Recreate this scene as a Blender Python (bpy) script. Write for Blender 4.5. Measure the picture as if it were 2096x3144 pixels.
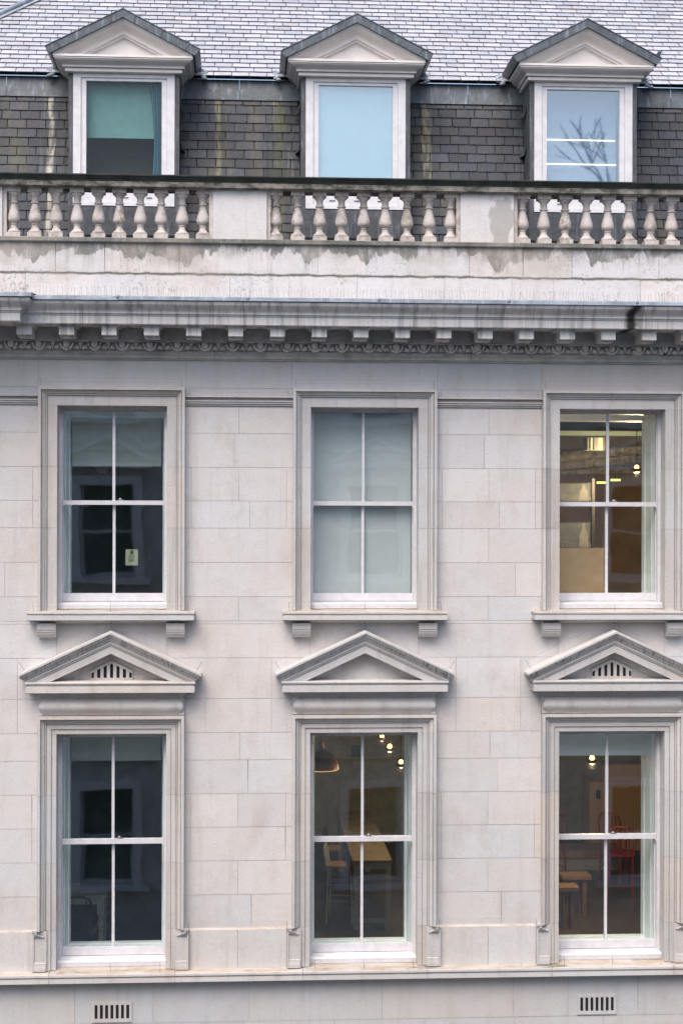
import bpy, bmesh, math, random
from mathutils import Vector, Matrix
R = math.radians
rnd = random.Random(7)
for o in list(bpy.data.objects): bpy.data.objects.remove(o)
scene = bpy.context.scene
COL = scene.collection

# ------------------------------------------------------------------ camera
F = 4886.0; W0, H0 = 2096.0, 3144.0
YAW = math.atan(.061); CAMY = -17.5; CAMZ = 10.0
cd = bpy.data.cameras.new("camera"); cam = bpy.data.objects.new("camera", cd); COL.objects.link(cam)
cd.sensor_fit = 'HORIZONTAL'; cd.sensor_width = 36.0; cd.lens = 36.0 * F / W0
cd.shift_y = 28.0 / W0
cd.clip_start = 0.1; cd.clip_end = 2000
cam.matrix_world = (Matrix.Translation((0, CAMY, CAMZ)) @ Matrix.Rotation(-YAW, 4, 'Z')
                    @ Matrix.Rotation(R(90), 4, 'X') @ Matrix.Rotation(.0025, 4, 'Z'))
scene.camera = cam

# ------------------------------------------------------------------ sky, sun, exposure
w = bpy.data.worlds.new("World"); scene.world = w; w.use_nodes = True
nt = w.node_tree; nt.nodes.clear()
sky = nt.nodes.new('ShaderNodeTexSky'); sky.sky_type = 'NISHITA'; sky.sun_disc = False
SUN_EL, SUN_AZ = 57.0, 205.0     # azimuth measured from +Y, clockwise
sky.sun_elevation = R(SUN_EL); sky.sun_rotation = R(SUN_AZ)
sky.air_density = 1.0; sky.dust_density = 4.0; sky.ozone_density = 1.0; sky.altitude = 20
bg = nt.nodes.new('ShaderNodeBackground'); bg.inputs['Strength'].default_value = .15
ow = nt.nodes.new('ShaderNodeOutputWorld')
nt.links.new(sky.outputs[0], bg.inputs[0]); nt.links.new(bg.outputs[0], ow.inputs[0])
sd = bpy.data.lights.new("sun", 'SUN'); sun = bpy.data.objects.new("sun", sd); COL.objects.link(sun)
sd.energy = 1.15; sd.angle = R(42); sd.color = (1.0, .945, .895)
dv = Vector((math.sin(R(SUN_AZ)) * math.cos(R(SUN_EL)), math.cos(R(SUN_AZ)) * math.cos(R(SUN_EL)), math.sin(R(SUN_EL))))
sun.rotation_euler = dv.to_track_quat('Z', 'Y').to_euler(); sun.location = (0, -10, 40)
vs = scene.view_settings; vs.view_transform = 'Standard'; vs.look = 'None'; vs.gamma = 1.0; vs.exposure = 1.0
vs.use_curve_mapping = False
scene.render.resolution_x = 682; scene.render.resolution_y = 1024

# ------------------------------------------------------------------ survey helper: a pixel of the photo and a depth give a point
_s, _c = math.sin(YAW), math.cos(YAW)
def at(px, py, Y):
    dx, dy = px - 1048, py - 1572
    dx, dy = dx + .0025 * dy, dy - .0025 * dx
    t = dx / F; D = Y - CAMY
    X = D * (_s + t * _c) / (_c - t * _s); dep = X * _s + D * _c
    return X, CAMZ - (dy - 28) / F * dep

# ------------------------------------------------------------------ materials
def sock(node, name, val):
    if name in node.inputs: node.inputs[name].default_value = val
class NT:
    def __init__(s, name):
        s.m = bpy.data.materials.new(name); s.m.use_nodes = True; s.t = s.m.node_tree; s.t.nodes.clear()
        s.out = s.n('ShaderNodeOutputMaterial'); s.pos = s.n('ShaderNodeNewGeometry').outputs['Position']
    def n(s, k, **kw):
        x = s.t.nodes.new(k)
        for a, b in kw.items(): setattr(x, a, b)
        return x
    def l(s, a, b): s.t.links.new(a, b)
    def put(s, inp, v):
        if isinstance(v, (int, float)): inp.default_value = v
        elif isinstance(v, tuple): inp.default_value = (v + (1,))[:4] if len(inp.default_value) == 4 else v[:3]
        else: s.l(v, inp)
    def math(s, op, a, b=0.0, c=None, clamp=False):
        x = s.n('ShaderNodeMath', operation=op, use_clamp=clamp); s.put(x.inputs[0], a); s.put(x.inputs[1], b)
        if c is not None: s.put(x.inputs[2], c)
        return x.outputs[0]
    def scale(s, v, x, y, z):
        m = s.n('ShaderNodeMapping'); s.l(v, m.inputs[0]); m.inputs['Scale'].default_value = (x, y, z); return m.outputs[0]
    def noise(s, v, sc, det=4, rough=.55, dist=0.0):
        x = s.n('ShaderNodeTexNoise'); s.l(v, x.inputs['Vector']); sock(x, 'Scale', sc); sock(x, 'Detail', det); sock(x, 'Roughness', rough); sock(x, 'Distortion', dist)
        return x.outputs[0]
    def ramp(s, v, a, b, lo=0.0, hi=1.0, smooth=True):
        x = s.n('ShaderNodeMapRange'); x.interpolation_type = 'SMOOTHSTEP' if smooth else 'LINEAR'; x.clamp = True if not smooth else True
        s.put(x.inputs['Value'], v); x.inputs['From Min'].default_value = a; x.inputs['From Max'].default_value = b
        x.inputs['To Min'].default_value = lo; x.inputs['To Max'].default_value = hi
        return x.outputs[0]
    def mix(s, f, a, b, mode='MIX'):
        x = s.n('ShaderNodeMix', data_type='RGBA', blend_type=mode); s.put(x.inputs[0], f)
        s.put(x.inputs[6], a); s.put(x.inputs[7], b); return x.outputs[2]
    def sep(s, v):
        x = s.n('ShaderNodeSeparateXYZ'); s.l(v, x.inputs[0]); return x.outputs
    def tint(s, col):
        a = s.n('ShaderNodeAttribute', attribute_name='tint'); ad = s.n('ShaderNodeVectorMath', operation='ADD')
        s.l(a.outputs['Vector'], ad.inputs[0]); ad.inputs[1].default_value = (1, 1, 1)
        return s.mix(1.0, col, ad.outputs[0], 'MULTIPLY')
    def bsdf(s, col, rough=.8, metal=0.0, bump=None, bd=.02, spec=.5):
        b = s.n('ShaderNodeBsdfPrincipled'); s.put(b.inputs['Base Color'], col); s.put(b.inputs['Roughness'], rough); s.put(b.inputs['Metallic'], metal)
        sock(b, 'Specular IOR Level', spec)
        if bump is not None:
            u = s.n('ShaderNodeBump'); sock(u, 'Strength', 1.0); sock(u, 'Distance', bd); s.l(bump, u.inputs['Height']); s.l(u.outputs[0], b.inputs['Normal'])
        s.l(b.outputs[0], s.out.inputs[0]); return b

def stone_mat(name, base, kind='wall', dirt=.5):
    s = NT(name); p = s.pos
    big = s.noise(p, .9, 3, .6); mid = s.noise(p, 5, 5, .65); fine = s.noise(p, 62, 3, .8)
    streak = s.noise(s.scale(p, 9, 9, .7), 1.0, 4, .6)
    c = s.mix(s.ramp(big, .35, .7), base, (base[0] * .98, base[1] * .955, base[2] * .92))
    c = s.mix(s.ramp(mid, .45, .8, 0, .30), c, (base[0] * .72, base[1] * .68, base[2] * .62))
    c = s.mix(s.ramp(fine, .35, .72, 0, .30), c, (base[0] * .55, base[1] * .55, base[2] * .55))
    spots = s.ramp(s.noise(p, 34, 2, .5), .69, .76, 0, .4)
    c = s.mix(spots, c, (.16, .14, .12))
    c = s.mix(s.ramp(streak, .50, .78, 0, dirt), c, (.23, .205, .18))
    x, y, z = s.sep(p)
    if kind == 'wall':
        # run-off dirt and warm rust bleed with shapes of their own
        warm = s.ramp(s.noise(s.scale(p, 2.4, 2.4, 1.3), 1.0, 5, .65), .50, .72, 0, .42)
        c = s.mix(warm, c, (.42, .35, .30))
    if kind == 'cornice':
        st = s.ramp(s.noise(s.scale(p, 14, 3, .35), 1.0, 5, .7), .46, .70, 0, .75)
        c = s.mix(st, c, (.15, .15, .145))
        wob = s.math('MULTIPLY', s.math('SUBTRACT', s.noise(s.scale(p, 3, 1, 9), 1.0, 4), .5), .16)
        dx = s.math('ABSOLUTE', s.math('SUBTRACT', s.math('ADD', x, wob), 4.165))
        drip = s.ramp(dx, .02, .085, .96, 0)
        c = s.mix(drip, c, (.012, .014, .011))
    if kind == 'bed':
        st = s.ramp(s.noise(p, 3.2, 5, .7), .35, .65, .10, .55)
        c = s.mix(st, c, (.20, .20, .185))
    if kind == 'plinth':
        # lichen crust hanging from the coping, with a scalloped lower edge
        wave = s.noise(s.scale(p, 2.1, 1.9, .9), 1.0, 4, .55, .8)
        wave2 = s.noise(s.scale(p, 7, 7, 1.2), 1.0, 3, .6)
        edge = s.math('ADD', s.math('MULTIPLY_ADD', wave, -.95, 13.40), s.math('MULTIPLY', s.math('SUBTRACT', wave2, .5), -.07))
        m = s.ramp(s.math('SUBTRACT', z, edge), -.012, .022, 0, .85)
        m = s.math('MULTIPLY', m, s.ramp(s.noise(s.scale(p, 9, 9, 3), 1.0, 6, .75), .32, .58, .40, 1))
        m = s.math('MAXIMUM', m, s.math('MULTIPLY', s.ramp(s.math('SUBTRACT', z, edge), -.18, .0, 0, .45), s.ramp(s.noise(s.scale(p, 16, 16, 1.0), 1.0, 4, .7), .50, .70)))
        c = s.mix(m, c, (.115, .115, .098))
        top = s.ramp(s.math('ADD', z, s.math('MULTIPLY', mid, .05)), 13.03, 13.08, 0, .55)
        c = s.mix(top, c, (.075, .078, .062))
        soot = s.math('MULTIPLY', s.ramp(z, 12.78, 13.06), s.ramp(s.noise(s.scale(p, 2.6, 3, 1.4), 1.0, 6, .75), .46, .62, 0, .65))
        c = s.mix(soot, c, (.10, .098, .08))
        j = s.ramp(s.math('ABSOLUTE', s.math('SUBTRACT', s.math('ADD', z, s.math('MULTIPLY', s.math('SUBTRACT', wave2, .5), .05)), 12.705)), .004, .028, .85, 0)
        c = s.mix(j, c, (.05, .055, .045))
        c = s.mix(s.ramp(s.noise(s.scale(p, 1.1, 1, 2.2), 1.0, 4, .6), .48, .68, 0, .5), c, (.36, .31, .265))
        blk = s.math('MULTIPLY', s.ramp(s.noise(p, 2.1, 2), .50, .62), s.ramp(s.noise(p, 30, 5, .8), .50, .68, 0, .6))
        c = s.mix(blk, c, (.09, .085, .07))
    if kind == 'rail':
        m = s.ramp(s.noise(s.scale(p, 5, 5, 8), 1.0, 6, .75), .36, .62, .45, .97)
        c = s.mix(m, c, (.040, .042, .033))
    if kind == 'railtop':
        c = s.mix(s.ramp(mid, .3, .7, .90, 1.0), c, (.020, .024, .020))
    if kind == 'baluster':
        a = s.n('ShaderNodeObjectInfo').outputs['Random']
        d = s.ramp(s.noise(p, 7, 4, .7), .42, .66); d = s.math('MULTIPLY', d, s.ramp(a, 0, 1, .15, .85, False))
        c = s.mix(d, c, (.20, .175, .14))
        c = s.mix(s.math('MULTIPLY', s.ramp(s.noise(p, 30, 4, .8), .5, .62), s.ramp(a, .45, 1, 0, .7, False)), c, (.12, .10, .08))
    if kind == 'ped':
        m = s.ramp(s.noise(s.scale(p, 2.0, 2, .9), 1.0, 3, .6), .57, .60, 0, .5)
        c = s.mix(m, c, (.19, .18, .15))
        c = s.mix(s.ramp(s.math('ADD', z, s.math('MULTIPLY', mid, .08)), 13.63, 13.70, 0, .5), c, (.16, .145, .12))
    if kind == 'sill':
        m = s.ramp(s.noise(s.scale(p, 3, 8, 3), 1.0, 5, .7), .35, .7, .3, .9)
        nz = s.sep(s.n('ShaderNodeNewGeometry').outputs['Normal'])[2]
        up = s.ramp(nz, .5, .9)
        c = s.mix(s.math('MULTIPLY', m, up), c, (.36, .27, .19))
        moss = s.math('MULTIPLY', up, s.ramp(s.noise(s.scale(p, 1.3, 10, 3), 1.0, 5, .75), .56, .66, 0, .8))
        c = s.mix(moss, c, (.10, .11, .06))
    if kind == 'rake':
        m = s.math('MULTIPLY', s.ramp(s.noise(s.scale(p, 17, 3, 5), 1.0, 5, .75, 2.5), .46, .62, 0, .85), s.ramp(s.noise(p, 3.5, 3), .38, .6, .50, 1))
        c = s.mix(m, c, (.14, .13, .12))
    c = s.tint(c)
    h = s.math('ADD', s.math('MULTIPLY', fine, .25), mid)
    s.bsdf(c, .88, bump=h, bd=.006, spec=.25)
    return s.m

ST = (.588, .570, .563)
M = {}
M['stone'] = stone_mat('stone', ST, 'wall', .16)
M['trim'] = stone_mat('trim_stone', (.535, .517, .503), 'wall', .38)
M['rake'] = stone_mat('rake_stone', (.52, .503, .49), 'rake', .35)
M['cornice'] = stone_mat('cornice_stone', (.555, .545, .54), 'cornice', .4)
M['bed'] = stone_mat('bed_stone', (.62, .61, .595), 'bed', .2)
M['plinth'] = stone_mat('parapet_stone', (.575, .55, .545), 'plinth', .25)
M['rail'] = stone_mat('rail_stone', (.50, .46, .41), 'rail', .5)
M['railtop'] = stone_mat('rail_top_stone', (.3, .3, .27), 'railtop', .3)
M['baluster'] = stone_mat('baluster_stone', (.55, .50, .475), 'baluster', .35)
M['ped'] = stone_mat('pedestal_stone', (.59, .565, .56), 'ped', .2)
M['sill'] = stone_mat('sill_stone', (.565, .55, .54), 'sill', .3)
M['lowwall'] = stone_mat('lower_stone', (.52, .515, .515), 'wall', .2)

def plain(name, col, rough=.7, metal=0, var=.25, sc=6, bd=.002, spec=.5, streak=False):
    s = NT(name); n1 = s.noise(s.scale(s.pos, 8, 8, .8) if streak else s.pos, 1.0 if streak else sc, 5, .65)
    c = s.mix(s.ramp(n1, .3, .75), col, tuple(v * (1 - var) for v in col)); c = s.tint(c)
    s.bsdf(c, rough, metal, bump=s.noise(s.pos, 60, 3), bd=bd, spec=spec); return s.m
M['white'] = plain('white_paint', (.62, .61, .63), .45, var=.16, sc=9)
M['cream'] = plain('cream_painted_timber', (.66, .62, .60), .5, var=.10)
M['lining'] = plain('lining_paint', (.86, .88, .88), .5, var=.05)
M['oppwin'] = plain('dim_interior', (.15, .18, .17), .8, var=.7, sc=1.1)
M['mortar'] = plain('mortar', (.37, .355, .34), .95)
M['dark'] = plain('hole_shade', (.010, .010, .011), .9)  # black backing painted in for the shade inside vent slots and pipe ends
M['roomdark'] = plain('room_paint_dark', (.26, .36, .32), .8, sc=2)
M['roomwarm'] = plain('room_paint_warm', (.56, .42, .27), .8, sc=2)
M['floorwood'] = plain('floor_boards', (.10, .075, .055), .5, sc=3)
M['blindgrey'] = plain('blind_fabric', (.42, .44, .41), .85, var=.08)
M['blindpale'] = plain('pale_blind_fabric', (.60, .595, .60), .85, var=.10, sc=1.5)
M['blindteal'] = plain('teal_blind_fabric', (.13, .25, .24), .85, var=.15)
M['blindblue'] = plain('blue_blind_fabric', (.34, .42, .48), .85, var=.06)
M['skylav'] = plain('lavender_sky_sheen', (.20, .24, .36), .85, var=.06)  # sky reflection of the dormer panes put into a plain colour
M['board'] = plain('cardboard', (.52, .33, .17), .85, var=.08)
M['wood'] = plain('oak_wood', (.30, .19, .11), .5, streak=True)
M['tabletop'] = plain('table_wood', (.27, .225, .175), .45, var=.5)
M['greypaint'] = plain('grey_paint', (.36, .36, .35), .6)
M['whitetable'] = plain('white_table_paint', (.80, .80, .76), .5)
M['red'] = plain('red_enamel', (.20, .02, .022), .45)
M['blackm'] = plain('black_metal', (.02, .02, .022), .4)
M['foil'] = plain('duct_foil', (.20, .195, .19), .42, .9, var=.7, sc=9, bd=.03)
M['bowl'] = plain('smoked_glass', (.05, .04, .03), .12)
M['copper'] = plain('copper', (.30, .16, .09), .35, .9)
M['paper'] = plain('notice_paper', (.36, .36, .24), .9, var=.03)
M['ink'] = plain('ink', (.06, .06, .06), .9)
M['steel'] = plain('steel_wire', (.18, .18, .18), .4, .6)
M['brass'] = plain('brass', (.5, .5, .48), .3, .8)
M['asphalt'] = plain('asphalt', (.05, .05, .05), .9)
M['paving'] = plain('paving', (.26, .25, .24), .9)
M['posterblue'] = plain('poster_print', (.085, .105, .125), .7, var=.4, sc=9)
M['posterpale'] = plain('poster_pale', (.19, .20, .205), .7)
M['felt'] = plain('roof_felt', (.012, .012, .013), .95)
M['curtain'] = plain('curtain_cloth', (.10, .22, .30), .8)
M['bark'] = plain('bark', (.05, .04, .035), .9)

def lead_mat(name, base, hi=2.4):
    s = NT(name); p = s.pos
    a = s.noise(s.scale(p, 16, 16, 1.6), 1.0, 5, .7); b = s.noise(p, 4, 5, .7)
    c = s.mix(s.ramp(b, .3, .7), base, tuple(v * .6 for v in base))
    c = s.mix(s.ramp(a, .52, .68, 0, .75), c, tuple(min(1, v * hi) for v in base))
    c = s.mix(s.ramp(a, .25, .42, .6, 0), c, tuple(v * .3 for v in base))
    s.bsdf(s.tint(c), .5, 0, bump=s.noise(p, 9, 4), bd=.01); return s.m
M['lead'] = lead_mat('lead', (.085, .102, .12))
M['leadlight'] = lead_mat('lead_flashing_pale', (.30, .345, .40), 1.25)
M['leaddark'] = lead_mat('lead_dark', (.065, .07, .078))

def slate_mat(name, base, upper):
    s = NT(name); p = s.pos
    n1 = s.noise(p, 22, 5, .7); n2 = s.noise(s.scale(p, 3.0, 1, .6), 1.0, 4, .6); st = s.noise(s.scale(p, 13, 2, .45), 1.0, 5, .65)
    c = s.mix(s.ramp(n1, .3, .75, 0, .6), base, tuple(v * .55 for v in base))
    if not upper:
        c = s.mix(s.ramp(n2, .50, .66, 0, .75), c, (.070, .066, .042))       # algae below the gutters
        c = s.mix(s.ramp(st, .63, .72, 0, .7), c, (.14, .14, .115))         # mineral streaks
        c = s.mix(s.ramp(st, .32, .44, .8, 0), c, (.016, .018, .016))
        x, y, z = s.sep(p)
        for cx, wd, colr in ((-2.35, .035, (.38, .35, .29)), (-.33, .035, (.17, .15, .09)), (2.22, .05, (.22, .21, .14)), (.42, .06, (.06, .07, .03)), (3.15, .09, (.03, .03, .03))):
            wob = s.math('MULTIPLY', s.math('SUBTRACT', s.noise(s.scale(p, 6, 1, 2.5), 1.0, 4), .5), .14)
            d = s.math('ABSOLUTE', s.math('SUBTRACT', s.math('ADD', x, wob), cx))
            m = s.math('MULTIPLY', s.ramp(d, wd * .4, wd * 1.6, .8, 0), s.ramp(s.noise(s.scale(p, 20, 2, 5), 1.0, 4), .4, .55, .2, 1))
            c = s.mix(m, c, colr)
        s.bsdf(s.tint(c), .55, spec=.3, bump=s.noise(s.scale(p, 30, 8, 12), 1.0, 4, .7, 1.0), bd=.006)
    else:
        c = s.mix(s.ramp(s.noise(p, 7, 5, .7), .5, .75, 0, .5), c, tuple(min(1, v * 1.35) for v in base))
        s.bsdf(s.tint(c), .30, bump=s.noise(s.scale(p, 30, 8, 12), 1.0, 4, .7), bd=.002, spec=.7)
    return s.m
M['slate'] = slate_mat('slate', (.042, .0455, .058), False)
M['slateup'] = slate_mat('sky_sheen_slate', (.44, .44, .475), True)  # base raised to paint in the sky reflection of the wet upper slope

def glass_mat(name, ior, tintc, wav=.35):
    s = NT(name); tr = s.n('ShaderNodeBsdfTransparent'); tr.inputs[0].default_value = tintc + (1,)
    gl = s.n('ShaderNodeBsdfGlossy'); sock(gl, 'Roughness', 0.02); gl.inputs[0].default_value = (.95, 1, 1, 1)
    f0 = ((ior - 1) / (ior + 1)) ** 2      # Schlick reflectance, the same from both faces of the pane
    gn = s.n('ShaderNodeNewGeometry'); dt = s.n('ShaderNodeVectorMath', operation='DOT_PRODUCT'); s.l(gn.outputs['Normal'], dt.inputs[0]); s.l(gn.outputs['Incoming'], dt.inputs[1])
    fr = s.math('MULTIPLY_ADD', s.math('POWER', s.math('SUBTRACT', 1.0, s.math('ABSOLUTE', dt.outputs['Value'])), 5.0), 1 - f0, f0)
    u = s.n('ShaderNodeBump'); sock(u, 'Strength', 1.0); sock(u, 'Distance', .004 * wav); s.l(s.noise(s.pos, 2.2, 1, .3), u.inputs['Height'])
    s.l(u.outputs[0], gl.inputs['Normal'])
    mx = s.n('ShaderNodeMixShader'); s.l(fr, mx.inputs[0]); s.l(tr.outputs[0], mx.inputs[1]); s.l(gl.outputs[0], mx.inputs[2])
    s.l(mx.outputs[0], s.out.inputs[0]); return s.m
M['glass'] = glass_mat('window_glass', 1.98, (.94, .975, .97), .22)
M['glassdull'] = glass_mat('dull_glass', 1.28, (.93, .97, .97), .1)
M['glassroof'] = glass_mat('coated_glass', 2.25, (.88, .95, .97), .1)
M['amber'] = glass_mat('amber_glass', 1.7, (.95, .75, .42), 0)

def emis(name, col, st):
    s = NT(name); e = s.n('ShaderNodeEmission'); e.inputs[0].default_value = col + (1,); e.inputs[1].default_value = st
    s.l(e.outputs[0], s.out.inputs[0]); return s.m
M['bulb'] = emis('bulb', (1.0, .62, .22), 9.0)
M['rim'] = emis('lit_rim', (1.0, .55, .2), .8)
M['tube'] = emis('streak_glow', (1.0, .80, .50), 1.6)
M['tubegreen'] = emis('lamp_tube_green', (.75, .85, .15), 1.6)

# ------------------------------------------------------------------ mesh builder
WO = {}      # world origin of every object
class MB:
    def __init__(s): s.v = []; s.f = []; s.t = []; s.mi = []; s.tn = (0, 0, 0); s.m = 0; s.sm = []
    def face(s, pts, sm=False):
        b = len(s.v); s.v += [tuple(p) for p in pts]; s.f.append(tuple(range(b, b + len(pts)))); s.t.append(s.tn); s.mi.append(s.m); s.sm.append(sm)
    def idx(s, f, sm=False): s.f.append(tuple(f)); s.t.append(s.tn); s.mi.append(s.m); s.sm.append(sm)
    def box(s, x0, x1, y0, y1, z0, z1):
        b = len(s.v)
        s.v += [(x0, y0, z0), (x1, y0, z0), (x1, y1, z0), (x0, y1, z0), (x0, y0, z1), (x1, y0, z1), (x1, y1, z1), (x0, y1, z1)]
        for q in ((0, 1, 5, 4), (1, 2, 6, 5), (2, 3, 7, 6), (3, 0, 4, 7), (4, 5, 6, 7), (3, 2, 1, 0)): s.idx([b + i for i in q])
    def rings(s, rings, closed=False, sm=False, cap=False):
        b = len(s.v); n = len(rings[0])
        for r in rings: s.v += [tuple(p) for p in r]
        for i in range(len(rings) - 1):
            for j in range(n if closed else n - 1):
                k = (j + 1) % n
                s.idx([b + i * n + j, b + i * n + k, b + (i + 1) * n + k, b + (i + 1) * n + j], sm)
        if cap:
            s.idx([b + j for j in range(n)][::-1]); s.idx([b + (len(rings) - 1) * n + j for j in range(n)])
    def prism(s, pts, y0, y1):      # polygon in XZ, extruded in Y
        b = len(s.v); n = len(pts)
        s.v += [(x, y0, z) for x, z in pts] + [(x, y1, z) for x, z in pts]
        s.idx([b + i for i in range(n)]); s.idx([b + n + i for i in range(n)][::-1])
        for i in range(n):
            j = (i + 1) % n; s.idx([b + j, b + i, b + n + i, b + n + j])
    def tube(s, a, c, r, n=6, r2=None):
        a, c = Vector(a), Vector(c); d = (c - a).normalized(); u = d.orthogonal().normalized(); v = d.cross(u); r2 = r if r2 is None else r2
        s.rings([[a + (u * math.cos(6.2832 * k / n) + v * math.sin(6.2832 * k / n)) * r for k in range(n)],
                 [c + (u * math.cos(6.2832 * k / n) + v * math.sin(6.2832 * k / n)) * r2 for k in range(n)]], True, n > 5, True)
    def lathe(s, prof, x, y, n=20):
        s.rings([[(x + r * math.cos(6.2832 * k / n), y + r * math.sin(6.2832 * k / n), z) for k in range(n)] for r, z in prof], True, True, True)
    def ball(s, x, y, z, rx, ry, rz, n=14, m=8):
        s.rings([[(x + rx * math.sin(math.pi * i / m) * math.cos(6.2832 * k / n), y + ry * math.sin(math.pi * i / m) * math.sin(6.2832 * k / n), z + rz * math.cos(math.pi * i / m)) for k in range(n)] for i in range(m + 1)], True, True)
    def moulding(s, prof, xl, xr, yb=0.0, ends=True, wall=None):
        """profile of (projection, z); returns at both ends unless ends=False"""
        rs = []
        for d, z in prof:
            if ends: rs.append([(xl - d, yb, z), (xl - d, -d, z), (xr + d, -d, z), (xr + d, yb, z)])
            else: rs.append([(xl, -d, z), (xr, -d, z)])
        s.rings(rs)
    def build(s, name, mats, parent=None, origin=None):
        me = bpy.data.meshes.new(name)
        o = bpy.data.objects.new(name, me); COL.objects.link(o)
        po = WO[parent.name] if parent else Vector((0, 0, 0))
        if origin is None: origin = po
        og = Vector(origin); WO[o.name] = og
        me.from_pydata([tuple(Vector(p) - og) for p in s.v], [], s.f)
        for mt in (mats if isinstance(mats, (list, tuple)) else [mats]): me.materials.append(M[mt] if isinstance(mt, str) else mt)
        at_ = me.attributes.new('tint', 'FLOAT_VECTOR', 'FACE')
        for i, t in enumerate(s.t): at_.data[i].vector = t
        for i, p in enumerate(me.polygons): p.material_index = s.mi[i]; p.use_smooth = s.sm[i]
        bm = bmesh.new(); bm.from_mesh(me); bmesh.ops.remove_doubles(bm, verts=bm.verts, dist=1e-5); bmesh.ops.recalc_face_normals(bm, faces=bm.faces); bm.to_mesh(me); bm.free()
        if any(s.sm):
            try: me.set_sharp_from_angle(angle=R(40))
            except Exception: pass
        if parent: o.parent = parent
        o.location = og - po
        return o
def empty(name, loc, parent=None):
    o = bpy.data.objects.new(name, None); COL.objects.link(o); WO[o.name] = Vector(loc)
    o.location = loc; o.empty_display_size = .2
    return o
def tag(o, label=None, cat=None, group=None, kind=None):
    for k, v in (('label', label), ('category', cat), ('group', group), ('kind', kind)):
        if v: o[k] = v
    return o
def rt(a=.06, wm=.02):
    b = rnd.gauss(0, a * .6); w_ = rnd.gauss(0, wm)
    return (b + w_, b, b - w_)
def sheet(mb, x0, x1, z0, z1, holes, y):
    """a wall sheet in XZ with rectangular holes, cut into cells"""
    xs = sorted({x0, x1, *[max(x0, min(x1, v)) for h in holes for v in h[:2]]}); zs = sorted({z0, z1, *[max(z0, min(z1, v)) for h in holes for v in h[2:]]})
    for i in range(len(xs) - 1):
        for j in range(len(zs) - 1):
            cx, cz = (xs[i] + xs[i + 1]) / 2, (zs[j] + zs[j + 1]) / 2
            if any(h[0] < cx < h[1] and h[2] < cz < h[3] for h in holes): continue
            mb.face([(xs[i], y, zs[j]), (xs[i + 1], y, zs[j]), (xs[i + 1], y, zs[j + 1]), (xs[i], y, zs[j + 1])])
def flipx(f): return f

# ------------------------------------------------------------------ ground
mb = MB(); mb.face([(-300, -300, 0), (300, -300, 0), (300, 300, 0), (-300, 300, 0)]); tag(mb.build('road', 'asphalt'), kind='structure')
for y0, y1, nm in ((-2.6, 0, 'pavement'), (-18.3, -15.7, 'pavement')):
    mb = MB(); mb.box(-60, 60, y0, y1, .004, .14); tag(mb.build(nm, 'paving'), kind='structure')

# ------------------------------------------------------------------ the stone building
XL, XR = -5.6, 8.2
XC = [-1.440, 1.321, 4.081]
HW, AW = .594, .791          # half width of the opening, of the architrave
house = empty('stone_building', (1.3, 0, 0))
tag(house, 'pale stone classical building with sash windows, balustrade and slate mansard roof', 'building')
UP = dict(zs=9.02, zt=11.255, za=11.457)      # upper storey: sill, opening top, architrave top
LO = dict(zs=5.10, zt=7.672, za=7.873)

# --- ashlar face
def blocks(mb, spans, z0, z1, joints, y=0.0, g=.0016):
    for a, b in spans:
        js = [a] + sorted(j for j in joints if a + .03 < j < b - .03) + [b]
        for i in range(len(js) - 1):
            mb.tn = rt(.034, .013)
            x0, x1 = js[i] + (g if i else 0), js[i + 1] - (g if i < len(js) - 2 else 0)
            jx = rnd.uniform(-.006, .006) if rnd.random() < .2 else 0
            mb.face([(x0, y, z0 + g), (x1, y, z0 + g), (x1 + (jx if i < len(js) - 2 else 0), y, z1 - g), (x0, y, z1 - g)])
    mb.tn = (0, 0, 0)
gaps = [(XL, XC[0] - AW), (XC[0] + AW, XC[1] - AW), (XC[1] + AW, XC[2] - AW), (XC[2] + AW, XR)]
mids = [-2.83, -.062, 2.70, 5.46]
wide = [-4.2, 6.85]
ctr = lambda d=0: [m + d for m in mids] + wide
q = [x + s_ * .86 for x in XC for s_ in (-1, 1)]
wall = MB()
edges = [x + s_ * .80 for x in XC for s_ in (-1, 1)] + wide
blocks(wall, [(XL, XR)], 11.457, 11.76, edges)                                     # band under the cornice
blocks(wall, gaps, 11.255, 11.457, [])
for z1, z0, js in ((11.255, 10.961, ctr(.0)), (10.961, 10.586, ctr(-.05)), (10.586, 10.218, ctr() + q), (10.218, 9.920, ctr(.12) + q),
                   (9.920, 9.543, ctr()), (9.543, 9.167, [3.0, 5.7, -2.6] + wide), (9.167, 8.90, ctr()), (7.675, 7.375, ctr(.02)),
                   (7.375, 7.005, ctr(.11)), (7.005, 6.637, ctr() + q), (6.637, 6.267, q + wide), (6.267, 5.896, ctr()), (5.896, 5.532, ctr(.15))):
    blocks(wall, gaps, z0, z1, js)
inn = [x + s_ * .60 for x in XC for s_ in (-1, 1)]
ped = [x + s_ * 1.02 for x in XC for s_ in (-1, 1)]
blocks(wall, [(XL, XR)], 8.869, 8.90, wide)
blocks(wall, [(XL, XR)], 8.496, 8.869, inn + wide)
blocks(wall, [(XL, XR)], 8.049, 8.496, ped + wide)
blocks(wall, gaps, 7.675, 8.049, [x + s_ * 1.02 for x in XC for s_ in (-1, 1)])
wall.build('wall', 'stone', house)
mb = MB()                                                                          # dado panels, a step forward of the wall
for a, b in [(XL, XC[0] - .85), (XC[0] + .85, XC[1] - .85), (XC[1] + .85, XC[2] - .85), (XC[2] + .85, XR)]:
    mb = MB(); blocks(mb, [(a, b)], 5.06, 5.520, ctr(), -.035)
    mb.face([(a, -.035, 5.518), (b, -.035, 5.518), (b, 0, 5.534), (a, 0, 5.534)])
    mb.build('dado', 'sill', house, (a, 0, 5.1))
mb = MB()
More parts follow.
